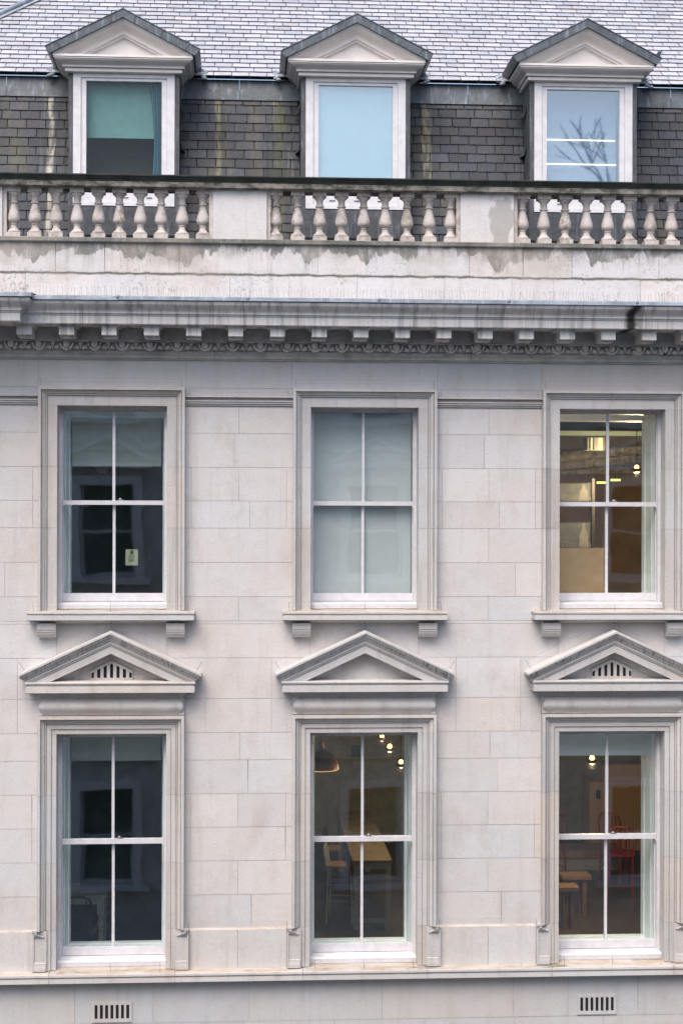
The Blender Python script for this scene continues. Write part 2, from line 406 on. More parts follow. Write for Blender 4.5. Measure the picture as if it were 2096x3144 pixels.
blocks(mb, [(XL, XR)], 4.50, 4.975, [at(229, 3000, 0)[0], at(470, 3000, 0)[0], at(765, 3000, 0)[0], at(1173, 3000, 0)[0], at(1575, 3000, 0)[0], at(1743, 3000, 0)[0], at(1958, 3000, 0)[0]] + wide, .0)
for k in range(9): blocks(mb, [(XL, XR)], 4.50 - .5 * (k + 1), 4.50 - .5 * k, [x + (.45 if k % 2 else 0) for x in (-5, -4, -3, -2, -1, 0, 1, 2, 3, 4, 5, 6, 7)], .0)
mb.build('lower_wall', 'lowwall', house)
bk = MB()                                                                          # solid backing with the real openings
ops = [(x - HW - .004, x + HW + .004, s_['zs'] - .02, s_['zt']) for x in XC for s_ in (UP, LO)]
sheet(bk, XL, XR, 0, 12.69, ops, .007)
bk.build('mortar_backing', 'mortar', house)
mb = MB()
for x in (XL, XR): mb.face([(x, .007, 0), (x, 12, 0), (x, 12, 13.0), (x, .007, 13.0)])
mb.face([(XL, 12, 0), (XR, 12, 0), (XR, 12, 17), (XL, 12, 17)])
mb.build('side_wall', 'lowwall', house)

# --- mouldings running along the front
def ogee(d0, z0, d1, z1, n=6, rev=False):
    r = []
    for i in range(n + 1):
        t = i / n
        e = (1 - math.cos(math.pi * t)) / 2
        if rev: r.append((d0 + (d1 - d0) * t, z0 + (z1 - z0) * e))
        else: r.append((d0 + (d1 - d0) * e, z0 + (z1 - z0) * t))
    return r
def cavetto(d0, z0, d1, z1, n=5):
    return [(d0 + (d1 - d0) * math.sin(math.pi / 2 * i / n), z0 + (z1 - z0) * (1 - math.cos(math.pi / 2 * i / n))) for i in range(n + 1)]
mb = MB()
sp = [(0, 11.372), (.062, 11.366), (.066, 11.352), (.040, 11.351), (.040, 11.345), (.058, 11.344)] + cavetto(.056, 11.343, .020, 11.322) + [(.046, 11.319), (.046, 11.305), (.020, 11.304), (.020, 11.298), (.036, 11.297), (.036, 11.284), (.008, 11.283), (.008, 11.277), (.020, 11.276), (.020, 11.264), (0, 11.262)]
for a, b in gaps:
    mb = MB(); mb.moulding(sp, a, b, ends=False); mb.build('string_course', 'trim', house, (a, 0, 11.26))
mb = MB()
sp = [(-.2, 5.115), (0, 5.098), (.135, 5.080), (.14, 5.074), (.14, 5.050), (.122, 5.046), (.122, 5.034), (.13, 5.031), (.13, 4.980), (.118, 4.974), (.03, 4.962), (0, 4.94)]
cuts = [XL] + [at(v, 2990, -.14)[0] for v in (149, 536, 929, 1311, 1695, 2068)] + [XR]
for i in range(len(cuts) - 1):
    mb.tn = rt(.05, .01); mb.moulding(sp, cuts[i] + .002, cuts[i + 1] - .002, ends=False)
mb.build('sill_course', 'sill', house)

# --- main cornice
CZ = [(.0, 12.42), (.735, 12.352), (.735, 12.305)]
crown = [(.725, 12.305), (.725, 12.290)] + ogee(.722, 12.288, .640, 12.200) + [(.640, 12.184), (.622, 12.180), (.622, 12.166), (.612, 12.160), (.612, 12.080), (.606, 12.072), (.585, 12.072), (.583, 12.084), (.20, 12.084)]
def cornice_run(mb, x0, x1, add=0.0, ret=None):
    for i, (a, b) in enumerate(zip(x0, x1)):
        mb.tn = rt(.05, .008)
        P_ = [(d + add if d > .21 else d, z) for d, z in crown]
        if ret and i == len(x0) - 1:
            rs = [[(a, -d, z), (b + (d - .62 - add if d > .21 else -.0), -d, z), (b + (d - .62 - add if d > .21 else -.0), -.3, z)] for d, z in P_]
            mb.rings(rs)
        else: mb.moulding(P_, a + .0015, b - .0015, ends=False)
mb = MB()
js = [-2.40] + [at(v, 960, -.66)[0] for v in (244, 656, 1073, 1466)] + [at(1945, 960, -.66)[0], XR]
cornice_run(mb, js[:-1], js[1:])
cornice_run(mb, [XL, -4.0], [-4.0, -2.325], .17, True)
mb.build('cornice', 'cornice', house)
mb = MB()      # lead capping of the cornice, lapped at its seams
js = [-2.30, -1.331, .036, 1.412, 2.800, 4.173, 5.55, 6.9, XR]
for i in range(len(js) - 1):
    mb.tn = rt(.05, .01); dz = rnd.uniform(-.003, .003)
    prof = [(.0, 12.43), (.738, 12.354 + dz), (.745, 12.348 + dz), (.747, 12.313 + dz), (.738, 12.309 + dz)]
    mb.moulding(prof, js[i], js[i + 1], ends=False)
    mb.ball(js[i + 1], -.742, 12.345, .022, .014, .022, 8, 6)
mb.moulding([(.0, 12.43), (.908, 12.358), (.917, 12.352), (.919, 12.316), (.908, 12.311)], XL, -2.20, ends=False)
mb.rings([[(-2.20, 0, z), (-2.20, -d, z)] for d, z in ((.908, 12.358), (.917, 12.352), (.919, 12.316))])
mb.tn = (.0, 0, 0); mb.build('cornice_capping', 'leadlight', house)
mb = MB()      # bed mouldings
pb = [(.20, 12.090), (.20, 11.950), (.215, 11.947), (.215, 11.936), (.165, 11.932)] + [(.135 - .04 * (1 - math.cos(math.pi / 2 * i / 5)), 11.932 - .078 * math.sin(math.pi / 2 * i / 5)) for i in range(6)] + \
     [(.108, 11.852), (.108, 11.836), (.098, 11.834)] + ogee(.096, 11.832, .060, 11.795) + [(.058, 11.790), (.058, 11.776), (.030, 11.772), (.030, 11.758), (0, 11.756)]
js = [XL, at(247, 1070, -.2)[0], at(659, 1070, -.2)[0], at(1063, 1070, -.2)[0], at(1450, 1070, -.2)[0], at(1870, 1070, -.2)[0], XR]
for i in range(len(js) - 1):
    mb.tn = rt(.07, .01); mb.moulding(pb, js[i] + .002, js[i + 1] - .002, ends=False)
mb.build('bed_moulding', 'bed', house)
# egg and dart
mb = MB()
x = -2.505 * 1.003 - .2975 * 10
while x < XR:
    if x > XL + .1:
        mb.tn = rt(.10, .01)
        mb.ball(x, -.150, 11.903, .050, .075, .056, 12, 8)
        pts = [(x + .074 * math.cos(a), 11.922 - .082 * math.sin(a)) for a in [math.pi * k / 10 for k in range(11)]]
        pin = [(x + .056 * math.cos(a), 11.922 - .064 * math.sin(a)) for a in [math.pi * k / 10 for k in range(11)]]
        for k in range(10):
            yy = -.205
            mb.prism([pts[k], pts[k + 1], pin[k + 1], pin[k]], yy, -.09)
        xm = x + .14875
        mb.prism([(xm - .026, 11.93), (xm + .026, 11.93), (xm + .010, 11.888), (xm - .010, 11.888)], -.182, -.1)
        mb.prism([(xm - .010, 11.885), (xm + .010, 11.885), (xm, 11.848)], -.186, -.08)
        for s_ in (-1, 1):
            mb.prism([(xm + s_ * .012, 11.884), (xm + s_ * .050, 11.902), (xm + s_ * .066, 11.868), (xm + s_ * .020, 11.852)][::s_], -.176, -.08)
    x += .2975
mb.build('egg_and_dart', 'trim', house)
# modillions: one built, the rest copied
def modillion_mb(x):
    m = MB(); m.box(x - .0785, x + .0785, -.545, -.20, 11.966, 12.052)
    m.prism([(x - .0785, 11.966), (x + .0785, 11.966), (x + .0785, 11.952), (x - .0785, 11.952)], -.44, -.20)
    for k, (g_, z_) in enumerate(((.012, 12.052), (.026, 12.062), (.036, 12.072))):
        m.box(x - .0785 - g_, x + .0785 + g_, -.545 - g_, -.20, z_, z_ + .0098)
    return m
x0 = -1.879 - .4455 * 8
first = None
for k in range(32):
    x = x0 + .4455 * k
    if x < XL + .2 or x > XR - .2: continue
    if first is None:
        first = modillion_mb(x).build('modillion', 'cornice', house, (x, 0, 12)); fx = x
    else:
        c = first.copy(); COL.objects.link(c); c.parent = house; c.location.x = first.location.x + (x - fx)

# --- parapet and balustrade
mb = MB()
blocks(mb, [(XL, XR)], 12.35, 12.708, [at(v, 870, 0)[0] for v in (78, 290, 449, 706, 888, 1096, 1364, 1570, 1698, 1965)] + wide, -.012)
mb.face([(XL, -.012, 12.708), (XR, -.012, 12.708), (XR, .03, 12.714), (XL, .03, 12.714)])
blocks(mb, [(XL, XR)], 12.712, 13.040, [at(v, 800, .03)[0] for v in (170, 322, 550, 821, 975, 1125, 1440, 1605, 1755, 2022)] + wide, .03)
mb.moulding([(-.03, 13.040), (.0, 13.046), (.006, 13.052), (.006, 13.088), (-.004, 13.096), (-.33, 13.100), (-.33, 12.4)], XL, XR, ends=False)
mb.build('parapet', 'plinth', house)
mb = MB()
mb.moulding([(-.35, 13.655), (-.02, 13.650), (-.02, 13.656), (.0, 13.658), (.0, 13.712), (-.03, 13.716)], XL, XR, ends=False)
rail = mb.build('balustrade_rail', 'rail', house)
mb = MB()
mb.moulding([(-.012, 13.714), (.006, 13.717), (.006, 13.728)] + ogee(.004, 13.730, .040, 13.764, 5, True) + [(.048, 13.766), (.048, 13.778), (.03, 13.784), (-.2, 13.80), (-.38, 13.79), (-.38, 13.716)], XL, XR, ends=False)
mb.build('coping', 'railtop', rail)
pedx = [(-3.26, -2.648), (-.352, .237), (2.389, 2.985), (5.13, 5.72), (-5.6, -5.5)]
for i, (a, b) in enumerate(pedx):
    mb = MB(); mb.tn = (.0, 0, 0); mb.box(a, b, .07, .30, 13.098, 13.652); mb.build('pedestal', 'ped', house)
    for xx in (a - .022, b + .022):
        mb = MB(); mb.box(xx - .022, xx + .022, .10, .26, 13.098, 13.652); mb.build('half_pier', 'baluster', house, (xx, .1, 13.1))
BZ = 13.098
bp = [(.0, .061), (.062, .061), (.071, .066), (.073, .076), (.070, .084), (.058, .092), (.046, .104), (.038, .122), (.036, .148), (.042, .153), (.043, .163), (.038, .168),
      (.046, .172), (.060, .184), (.070, .201), (.0725, .218), (.067, .258), (.051, .315), (.041, .354), (.036, .380), (.036, .386), (.047, .389), (.050, .396), (.047, .403), (.039, .407), (.037, .440), (.039, .463), (.050, .476), (.064, .490), (.068, .503), (.0, .505)]
def baluster_mb(x):
    m = MB(); m.box(x - .077, x + .077, .17 - .077, .17 + .077, BZ, BZ + .0605)
    m.lathe([(r, BZ + z) for r, z in bp], x, .17, 24)
    m.box(x - .075, x + .075, .17 - .075, .17 + .075, BZ + .506, BZ + .556)
    return m
bx = [-2.533 + .2299 * k for k in range(10)] + [.339 + .2436 * k for k in range(9)] + [3.097 + .2416 * k for k in range(9)] + [-3.38 - .235 * k for k in range(9)] + [5.84 + .24 * k for k in range(9)]
first = None
for x in bx:
    if first is None: first = baluster_mb(x).build('baluster', 'baluster', house, (x, .17, BZ))
    else:
        c = first.copy(); COL.objects.link(c); c.parent = house; c.location.x = x - 1.3 + rnd.uniform(-.003, .003); c.rotation_euler.z = rnd.uniform(-.03, .03)
mb = MB(); mb.face([(XL, .30, 12.95), (XR, .30, 12.95), (XR, 1.75, 12.99), (XL, 1.75, 12.99)]); mb.build('gutter', 'leaddark', house)

# --- window surrounds
AP = [(0, .035), (.102, .035), (.102, .020), (.1085, .020), (.109, .052), (.121, .054), (.1215, .040), (.1275, .040), (.128, .064)]
AP += [(.128 + (.158 - .128) * i / 5, .064 + (.094 - .064) * (1 - math.cos(math.pi / 2 * i / 5))) for i in range(1, 6)] + [(.159, .080), (.165, .080), (.166, .112), (.197, .112), (.197, 0)]
APL = [(0, .035), (.050, .035), (.050, .024), (.0555, .024), (.056, .048), (.104, .050), (.104, .036), (.110, .036), (.1105, .062), (.121, .064), (.1215, .050), (.1275, .050), (.128, .072)]
APL += [(.128 + (.158 - .128) * i / 5, .072 + (.096 - .072) * (1 - math.cos(math.pi / 2 * i / 5))) for i in range(1, 6)] + [(.159, .084), (.165, .084), (.166, .112), (.197, .112), (.197, 0)]
def architrave(mb, x, s_, prof, cuts, zb, foot=False):
    zt = s_['zt']; xl, xr = x - HW, x + HW
    mb.tn = rt(.05, .012)
    mb.rings([[(xl - u, -d, zt - .004), (xl - u, -d, zt + u), (xr + u, -d, zt + u), (xr + u, -d, zt - .004)] for u, d in prof])
    mb.face([(xl, -.035, zt), (xr, -.035, zt), (xr, .24, zt), (xl, .24, zt)])
    for side in (-1, 1):
        xe = x + side * HW; zz = [zt - .004] + cuts + [zb]
        for a, b in zip(zz[:-1], zz[1:]):
            mb.tn = tuple(v - .04 for v in rt(.07, .03))
            pf = [(0, .035), (.050, .035), (.050, .024), (.0555, .024), (.056, .048), (.150, .048)] if foot and b == zb else prof
            mb.rings([[(xe + side * u, -d, a - .0015), (xe + side * u, -d, b + .0015)] for u, d in pf])
            if foot and b == zb: mb.face([(xe + side * .104, -.048, a - .0015), (xe + side * .197, -.048, a - .0015), (xe + side * .197, -.112, a), (xe + side * .104, -.05, a)])
            mb.face([(xe, -.035, a - .0015), (xe, -.035, b + .0015), (xe, .24, b + .0015), (xe, .24, a - .0015)])
    mb.tn = (0, 0, 0)
def slope_tri(x, w_, zb, za): return [(x - w_, zb), (x + w_, zb), (x, za)]
VENT = {0: True, 1: False, 2: True}
for bi, x in enumerate(XC):
    # upper
    mb = MB(); architrave(mb, x, UP, AP, [10.586, 9.920], UP['zs'])
    sur = mb.build('window_surround', 'trim', house, (x, 0, UP['zs']))
    mb = MB(); mb.tn = rt(.04, .01)
    mb.moulding([(-.24, 9.030), (.0, 9.024), (.195, 9.012), (.20, 9.008), (.20, 8.990), (.188, 8.986), (.188, 8.972), (.193, 8.969), (.193, 8.922), (.18, 8.915), (.10, 8.912), (.095, 8.905), (.075, 8.893), (.065, 8.886), (0, 8.884)], x - .705, x + .705)
    mb.build('sill', 'sill', sur)
    for s_ in (-1, 1):
        mb = MB(); xa, xb = sorted((x + s_ * .594, x + s_ * .795))
        pr = [(.0, 8.884), (.13, 8.884), (.13, 8.815), (.118, 8.812), (.118, 8.806), (.126, 8.804), (.126, 8.792), (.118, 8.788), (.114, 8.768), (.100, 8.745), (.094, 8.742), (.094, 8.732), (0, 8.728)]
        mb.rings([[(xa, -d, z), (xb, -d, z)] for d, z in pr])
        for xx in (xa, xb): mb.face([(xx, -d, z) for d, z in pr])
        mb.build('corbel', 'trim', sur)
    # lower
    mb = MB(); architrave(mb, x, LO, APL, [7.005, 6.267, 5.54], LO['zs'], True)
    for s_ in (-1, 1):          # foot blocks with their ears
        xa, xb = sorted((x + s_ * .690, x + s_ * .846)); mb.tn = (-.02, -.02, -.02)
        mb.box(xa, xb, -.068, .0, 5.10, 5.535)
        xo = x + s_ * .846; xi = x + s_ * .826
        a_, b_ = sorted((xo, xi)); mb.box(a_, b_, -.080, -.0681, 5.10, 5.548)
        a_, b_ = sorted((xo, x + s_ * .79)); mb.box(a_, b_, -.100, -.0805, 5.530, 5.552)
        for k, (w_, z_) in enumerate(((.790, 5.521), (.765, 5.505), (.745, 5.492), (.715, 5.480))):
            a_, b_ = sorted((xo - s_ * .022, x + s_ * w_)); mb.box(a_, b_, -.110 + .009 * k, -.0682, z_ - .0085, z_)
        mb.rings([[(x + s_ * .700, -.0683 - d_, z_), (x + s_ * .824, -.0683 - d_, z_)] for g_, d_, z_ in ((.0, .0, 5.195), (.0, .006, 5.188), (.0, .007, 5.165), (.0, .012, 5.135), (.0, .012, 5.10))])
    sur = mb.build('window_surround', 'trim', house, (x, 0, LO['zs']))
    mb = MB(); mb.tn = rt(.03, .01)     # pulvinated frieze
    mb.moulding([(.045, 8.064)] + [(.045 + .05 * math.sin(math.pi * i / 10), 8.060 - .176 * i / 10) for i in range(11)] + [(.045, 7.878)], x - .685, x + .685)
    for s_ in (-1, 1):
        a_, b_ = sorted((x + s_ * .735, x + s_ * .790)); mb.box(a_, b_, -.052, .0, 7.878, 8.064)
    mb.build('frieze', 'trim', sur)
    mb = MB(); mb.tn = rt(.04, .01)     # pediment: base cornice
    mb.moulding([(0, 8.262), (.195, 8.252), (.20, 8.248), (.20, 8.233), (.188, 8.229), (.188, 8.219), (.180, 8.216), (.180, 8.206), (.190, 8.203), (.190, 8.136), (.183, 8.130), (.10, 8.126), (.098, 8.112)] + ogee(.094, 8.110, .062, 8.078) + [(.060, 8.064), (0, 8.062)], x - .715, x + .715)
    pd = mb.build('pediment', 'trim', sur)
    mb = MB(); T = .469; za = 8.800
    pr = [(-.0, -.012), (.225, .0), (.235, .004), (.235, .028), (.212, .031)]
    pr += [(.224 - .040 * (1 - math.cos(math.pi * i / 6)) / 2, .038 + .062 * i / 6) for i in range(7)]
    pr += [(.168, .106), (.168, .112), (.180, .114), (.180, .128), (.164, .131), (.170, .137), (.166, .152), (.152, .156), (.152, .163), (.158, .166), (.158, .243), (.0, .243)]
    def rk(d, v, side=None):
        w_ = .745 + d
        return [(x - w_, 0, za - v - T * w_), (x - w_, -d, za - v - T * w_), (x, -d, za - v), (x + w_, -d, za - v - T * w_), (x + w_, 0, za - v - T * w_)]
    rs = [rk(d, v) for d, v in pr]; mb.tn = rt(.03, .01)
    rr = []
    for ring in rs:       # nothing of the rake hangs below the base cornice
        out = []
        for (px, py, pz) in ring: out.append([px, py, pz])
        for k, kk in ((0, 2), (1, 2), (3, 2), (4, 2)):
            if out[k][2] < 8.256:
                za_ = out[2][2]; lim = (za_ - 8.256) / T; sg = -1 if out[k][0] < x else 1; out[k][0] = x + sg * lim; out[k][2] = 8.256
        rr.append(out)
    mb.m = 1; mb.rings(rr[:4]); mb.m = 0; mb.rings(rr[3:13]); mb.m = 1; mb.rings(rr[12:]); mb.build('raking_cornice', ['rake', 'trim'], pd)
    mb = MB()           # tympanum: stepped back twice
    o1 = [(x - .66, 8.250), (x + .66, 8.250), (x, 8.562)]; o2 = [(x - .565, 8.256), (x + .565, 8.256), (x, 8.520)]; o3 = [(x - .50, 8.256), (x + .50, 8.256), (x, 8.488)]
    o0 = [(x - .75, 8.250), (x + .75, 8.250), (x, 8.60)]
    def fr(a, b, y, yb):
        for k in (1, 2):
            k2 = (k + 1) % 3
            mb.face([(a[k][0], y, a[k][1]), (a[k2][0], y, a[k2][1]), (b[k2][0], y, b[k2][1]), (b[k][0], y, b[k][1])])
            mb.face([(b[k][0], y, b[k][1]), (b[k2][0], y, b[k2][1]), (b[k2][0], yb, b[k2][1]), (b[k][0], yb, b[k][1])])
    fr(o0, o2, -.050, -.030); fr(o2, o3, -.030, -.006)
    mb.face([(p[0], -.006, p[1]) for p in o3])
    mb.face([(o0[0][0], -.03, 8.2565), (o0[1][0], -.03, 8.2565), (o0[1][0], .0, 8.2565), (o0[0][0], .0, 8.2565)])
    mb.build('tympanum', 'trim', pd)
    if VENT[bi]:
        mb = MB(); mb.m = 1; mb.prism([(x - .215, 8.262), (x + .215, 8.262), (x + .215, 8.345), (x, 8.448), (x - .215, 8.345)], -.012, -.0075); mb.m = 0
        zb, t = 8.268, .02
        hs = [.056, .095, .127, .158, .127, .095, .056]
        yy0, yy1 = -.028, -.0125
        pw = .0175
        xs = [x + (k - 3) * .0695 for k in range(7)]
        mb.box(x - .228, x + .228, yy0, yy1, 8.262, 8.282)
        zt = lambda u: 8.478 - abs(u) * .50
        ed = [x - .228] + [v for xx in xs for v in (xx - pw, xx + pw)] + [x + .228]
        for k in range(0, len(ed), 2):
            a, b = ed[k], ed[k + 1]
            pts = [(a, 8.282), (b, 8.282), (b, zt(b - x)), (a, zt(a - x))]
            mb.prism(pts, yy0, yy1)
        for k, xx in enumerate(xs):
            a, b = xx - pw, xx + pw
            h0 = 8.282 + hs[k]; sl = .018 if k < 3 else -.018
            top = [(a, zt(a - x)), (xx, zt(xx - x)), (b, zt(b - x))]
            if k == 3: low = [(b, h0 - .016), (xx, h0), (a, h0 - .016)]
            else: low = [(b, h0 + sl * .5), (xx, h0), (a, h0 - sl * .5)]
            mb.prism(top[::-1] + low[::-1], yy0, yy1)
        mb.build('vent_grille', ['trim', 'dark'], pd)

# --- two ventilation grilles under the sill course
for gx in (-1.4285, 3.925):
    mb = MB(); mb.m = 1; mb.box(gx - .20, gx + .20, -.0035, -.0005, 4.54, 4.725); mb.m = 0
    mb.box(gx - .217, gx + .217, -.0135, -.004, 4.517, 4.556); mb.box(gx - .217, gx + .217, -.0135, -.004, 4.707, 4.741)
    e = [gx - .217] + [v for k in range(7) for v in (gx + (k - 3) * .0572 - .0165, gx + (k - 3) * .0572 + .0165)] + [gx + .217]
    for k in range(0, len(e), 2): mb.box(e[k], e[k + 1], -.0135, -.004, 4.556, 4.707)
    mb.build('vent_grille', ['lowwall', 'dark'], house, (gx, 0, 4.52))

# --- sash windows
def sash(x, z0, z1, y, st, top, bot, zb0, name, par, horns=False):
    """one sash: stiles, rails, central glazing bar and two panes"""
    hw = HW - .014; mb = MB()
    mb.box(x - hw, x - hw + st, y, y + .04, z0, z1); mb.box(x + hw - st, x + hw, y, y + .04, z0, z1)
    mb.box(x - hw + st, x + hw - st, y, y + .04, z1 - top, z1); mb.box(x - hw + st, x + hw - st, y - (.008 if horns else 0), y + .04, z0, z0 + bot)
    mb.prism([(x - .015, z0 + bot), (x + .015, z0 + bot), (x + .015, z1 - top), (x - .015, z1 - top)], y + .004, y + .036)
    if horns:
        for s_ in (-1, 1):
            xe = x + s_ * hw; mb.prism([(xe, z0), (xe - s_ * .034, z0), (xe - s_ * .030, z0 - .018), (xe - s_ * .012, z0 - .034), (xe - s_ * .012, z0 - .052), (xe, z0 - .058)][::s_], y - .006, y + .038)
    so = mb.build(name, 'white', par)
    for a, b in ((x - hw + st, x - .015), (x + .015, x + hw - st)):
        mb = MB(); mb.box(a - .004, b + .004, y + .018, y + .022, z0 + bot - .004, z1 - top + .004); mb.build('pane', 'glass', par)
    return so
def window(x, zs, zt, zm0, zm1, zb, ztop, latch):
    """box frame (thing's part) with its sashes, linings and ironmongery"""
    mb = MB(); fw = .033
    mb.box(x - HW, x - HW + fw, .165, .30, zs + .02, zt); mb.box(x + HW - fw, x + HW, .165, .30, zs + .02, zt)
    mb.box(x - HW + fw, x + HW - fw, .18, .30, ztop, zt)
    mb.rings([[(x - HW + .002, .07, zs + .012), (x + HW - .002, .07, zs + .012)], [(x - HW + .002, .07, zs + .062), (x + HW - .002, .07, zs + .062)], [(x - HW + .002, .085, zs + .072), (x + HW - .002, .085, zs + .072)], [(x - HW + .002, .30, zs + .085), (x + HW - .002, .30, zs + .085)]])
    for s_ in (-1, 1): mb.face([(x + s_ * (HW - .002), .07, zs + .012), (x + s_ * (HW - .002), .07, zs + .062), (x + s_ * (HW - .002), .30, zs + .085), (x + s_ * (HW - .002), .30, zs + .012)])
    wo = mb.build('sash_window', 'white', house, (x, .17, zs))
    # upper sash outside, lower inside
    sash(x, zm0, ztop + .012, .205, .026, .012, zm1 - zm0, 0, 'upper_sash', wo, True)
    sash(x, zs + .088, zm0 + .048, .250, .026, .046, zb - zs - .088, 0, 'lower_sash', wo)
    mb = MB()        # splayed lining behind
    hi, zi0, zi1 = .513, latch[0], latch[1]
    ho = HW - .026
    for s_ in (-1, 1):
        ys = [.305, .42, .425, .50, .505, .60, .603, .70]; 
        st = [(.305, ho), (.40, ho - .014), (.402, ho - .020), (.50, ho - .030), (.502, ho - .024), (.60, ho - .036), (.603, hi + .006), (.70, hi)]
        mb.rings([[(x + s_ * h_, y_, zs + .05), (x + s_ * h_, y_, zt)] for y_, h_ in st])
    mb.rings([[(x - ho, y_, z_), (x + ho, y_, z_)] for y_, z_ in ((.30, zt - .01), (.50, zt - .012), (.502, zi1 + .07), (.60, zi1 + .06), (.602, zi1 + .01), (.70, zi1))])
    mb.rings([[(x - ho, y_, z_), (x + ho, y_, z_)] for y_, z_ in ((.295, zi0 - .02), (.60, zi0 - .012), (.602, zi0), (.70, zi0))])
    mb.build('lining', 'lining', wo)
    mb = MB()       # catch and lifts
    mb.box(x + .045, x + .105, .200, .23, zm1 + .001, zm1 + .012); mb.ball(x + .07, .212, zm1 + .016, .016, .012, .012, 8, 6)
    mb.build('sash_catch', 'brass', wo)
    for s_ in (-1, 1):
        mb = MB(); xx = x + s_ * .31
        for k in range(6):
            a0, a1 = math.pi * k / 6, math.pi * (k + 1) / 6
            mb.tube((xx + .03 * math.cos(a0), .225, zm0 - .003 - .016 * math.sin(a0)), (xx + .03 * math.cos(a1), .225, zm0 - .003 - .016 * math.sin(a1)), .0035, 5)
        mb.build('sash_lift', 'brass', wo)
    return wo
WINU, WINL = [], []
for x in XC:
    WINU.append(window(x, 9.02, 11.275, 10.174, 10.222, 9.195, 11.212, (9.12, 11.155)))
    WINL.append(window(x, 5.095, 7.66, 6.425, 6.480, 5.276, 7.612, (5.222, 7.545)))

# --- blinds hung in the windows
def blind(par, mat, x, hw, y, z0, z1):
    mb = MB(); mb.box(x - hw, x + hw, y, y + .003, z0 + .02, z1); mb.box(x - hw, x + hw, y - .008, y + .008, z0, z0 + .02)
    mb.tube((x - hw, y + .02, z1), (x + hw, y + .02, z1), .02, 10); return mb.build('roller_blind', mat, par)
blind(WINU[0], 'blindgrey', XC[0], .50, .62, 10.614, 11.20)
blind(WINU[1], 'blindpale', XC[1], .548, .318, 9.10, 11.24)
blind(WINL[0], 'blindgrey', XC[0], .50, .62, 7.282, 7.60)
# deep box above the third lower window
mb = MB(); mb.box(XC[2] - .56, XC[2] + .56, .50, .66, 7.322, 7.62); mb.build('blind_box', 'lining', WINL[2])

# --- rooms behind the windows
def room(x0, x1, y1, z0, z1, mats, holes, y0=.71):
    mb = MB()
    mb.m = 0; mb.face([(x0, y1, z0), (x1, y1, z0), (x1, y1, z1), (x0, y1, z1)])
    for xx in (x0, x1): mb.face([(xx, y0, z0), (xx, y1, z0), (xx, y1, z1), (xx, y0, z1)])
    sheet(mb, x0, x1, z0, z1, holes, y0)
    mb.m = 1; mb.face([(x0, y0, z0), (x1, y0, z0), (x1, y1, z0), (x0, y1, z0)])
    mb.m = 2; mb.face([(x0, y0, z1), (x1, y0, z1), (x1, y1, z1), (x0, y1, z1)])
    mb.build('room', mats, house)
hU = lambda x: (x - .514, x + .514, 9.118, 11.157); hL = lambda x: (x - .514, x + .514, 5.22, 7.547)
room(-5.0, -.06, 6.0, 8.30, 11.60, ['roomdark', 'floorwood', 'roomdark'], [hU(XC[0])])
room(-.05, 8.0, 10.0, 8.30, 11.60, ['roomwarm', 'floorwood', 'roomdark'], [hU(XC[1]), hU(XC[2])])
room(-5.0, -.06, 6.0, 4.55, 7.95, ['roomdark', 'floorwood', 'roomdark'], [hL(XC[0])])
room(-.05, 8.0, 10.5, 4.45, 7.95, ['greypaint', 'floorwood', 'roomdark'], [hL(XC[1]), hL(XC[2])])

# ------------------------------------------------------------------ mansard, dormers, upper roof
def ms(z): return 1.70 + (z - 13.1) * .1805          # mansard plane
mb = MB(); mb.tn = (0, 0, 0)
mb.face([(XL, ms(12.9) + .012, 12.9), (XR, ms(12.9) + .012, 12.9), (XR, ms(15.3) + .012, 15.3), (XL, ms(15.3) + .012, 15.3)])
mans = mb.build('mansard_roof', 'felt', house)
mb = MB()
GP = .0042; LIFT = .018
def slate(mb, x0, x1, P, g, th=.008):
    """one slate: P(s, lift) gives (y, z); s runs up the slope"""
    k_ = LIFT / .016
    j = [rnd.uniform(-.0035, .0035) for _ in range(4)]; gp = GP
    x0 += gp; x1 -= gp
    if x1 - x0 < .03: return
    a, b = P(0 + j[0], .016 * k_ + j[2] * .5), P(g * 1.04, .005)
    a2 = P(0 + j[1], .016 * k_ + j[3] * .5); a0, a02 = P(0 + j[0], .016 * k_ - th * k_), P(0 + j[1], .016 * k_ - th * k_)
    xm0, xm1 = x0 + rnd.uniform(0, .002), x1 - rnd.uniform(0, .002)
    clip = rnd.random() < .12
    if clip:
        c = rnd.uniform(.008, .02); s_ = rnd.random() < .5; e1 = P(c, .016 * k_)
        if s_: top = [(x0, *e1), (x0 + c, *a), (x1, *a2), (xm1, *b), (xm0, *b)]
        else: top = [(x0, *a), (x1 - c, *a2), (x1, *e1), (xm1, *b), (xm0, *b)]
    else: top = [(x0, *a), (x1, *a2), (xm1, *b), (xm0, *b)]
    mb.face(top)
    tn = mb.tn; mb.tn = (-.66, -.66, -.66)      # lower edge and sides tinted dark to paint in the course shadows
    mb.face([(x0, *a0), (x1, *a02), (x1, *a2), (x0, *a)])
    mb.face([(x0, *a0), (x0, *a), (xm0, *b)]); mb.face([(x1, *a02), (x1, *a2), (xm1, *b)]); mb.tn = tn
g = .1165; row = 0; z = 12.93
L_ = math.hypot(1, .1805)
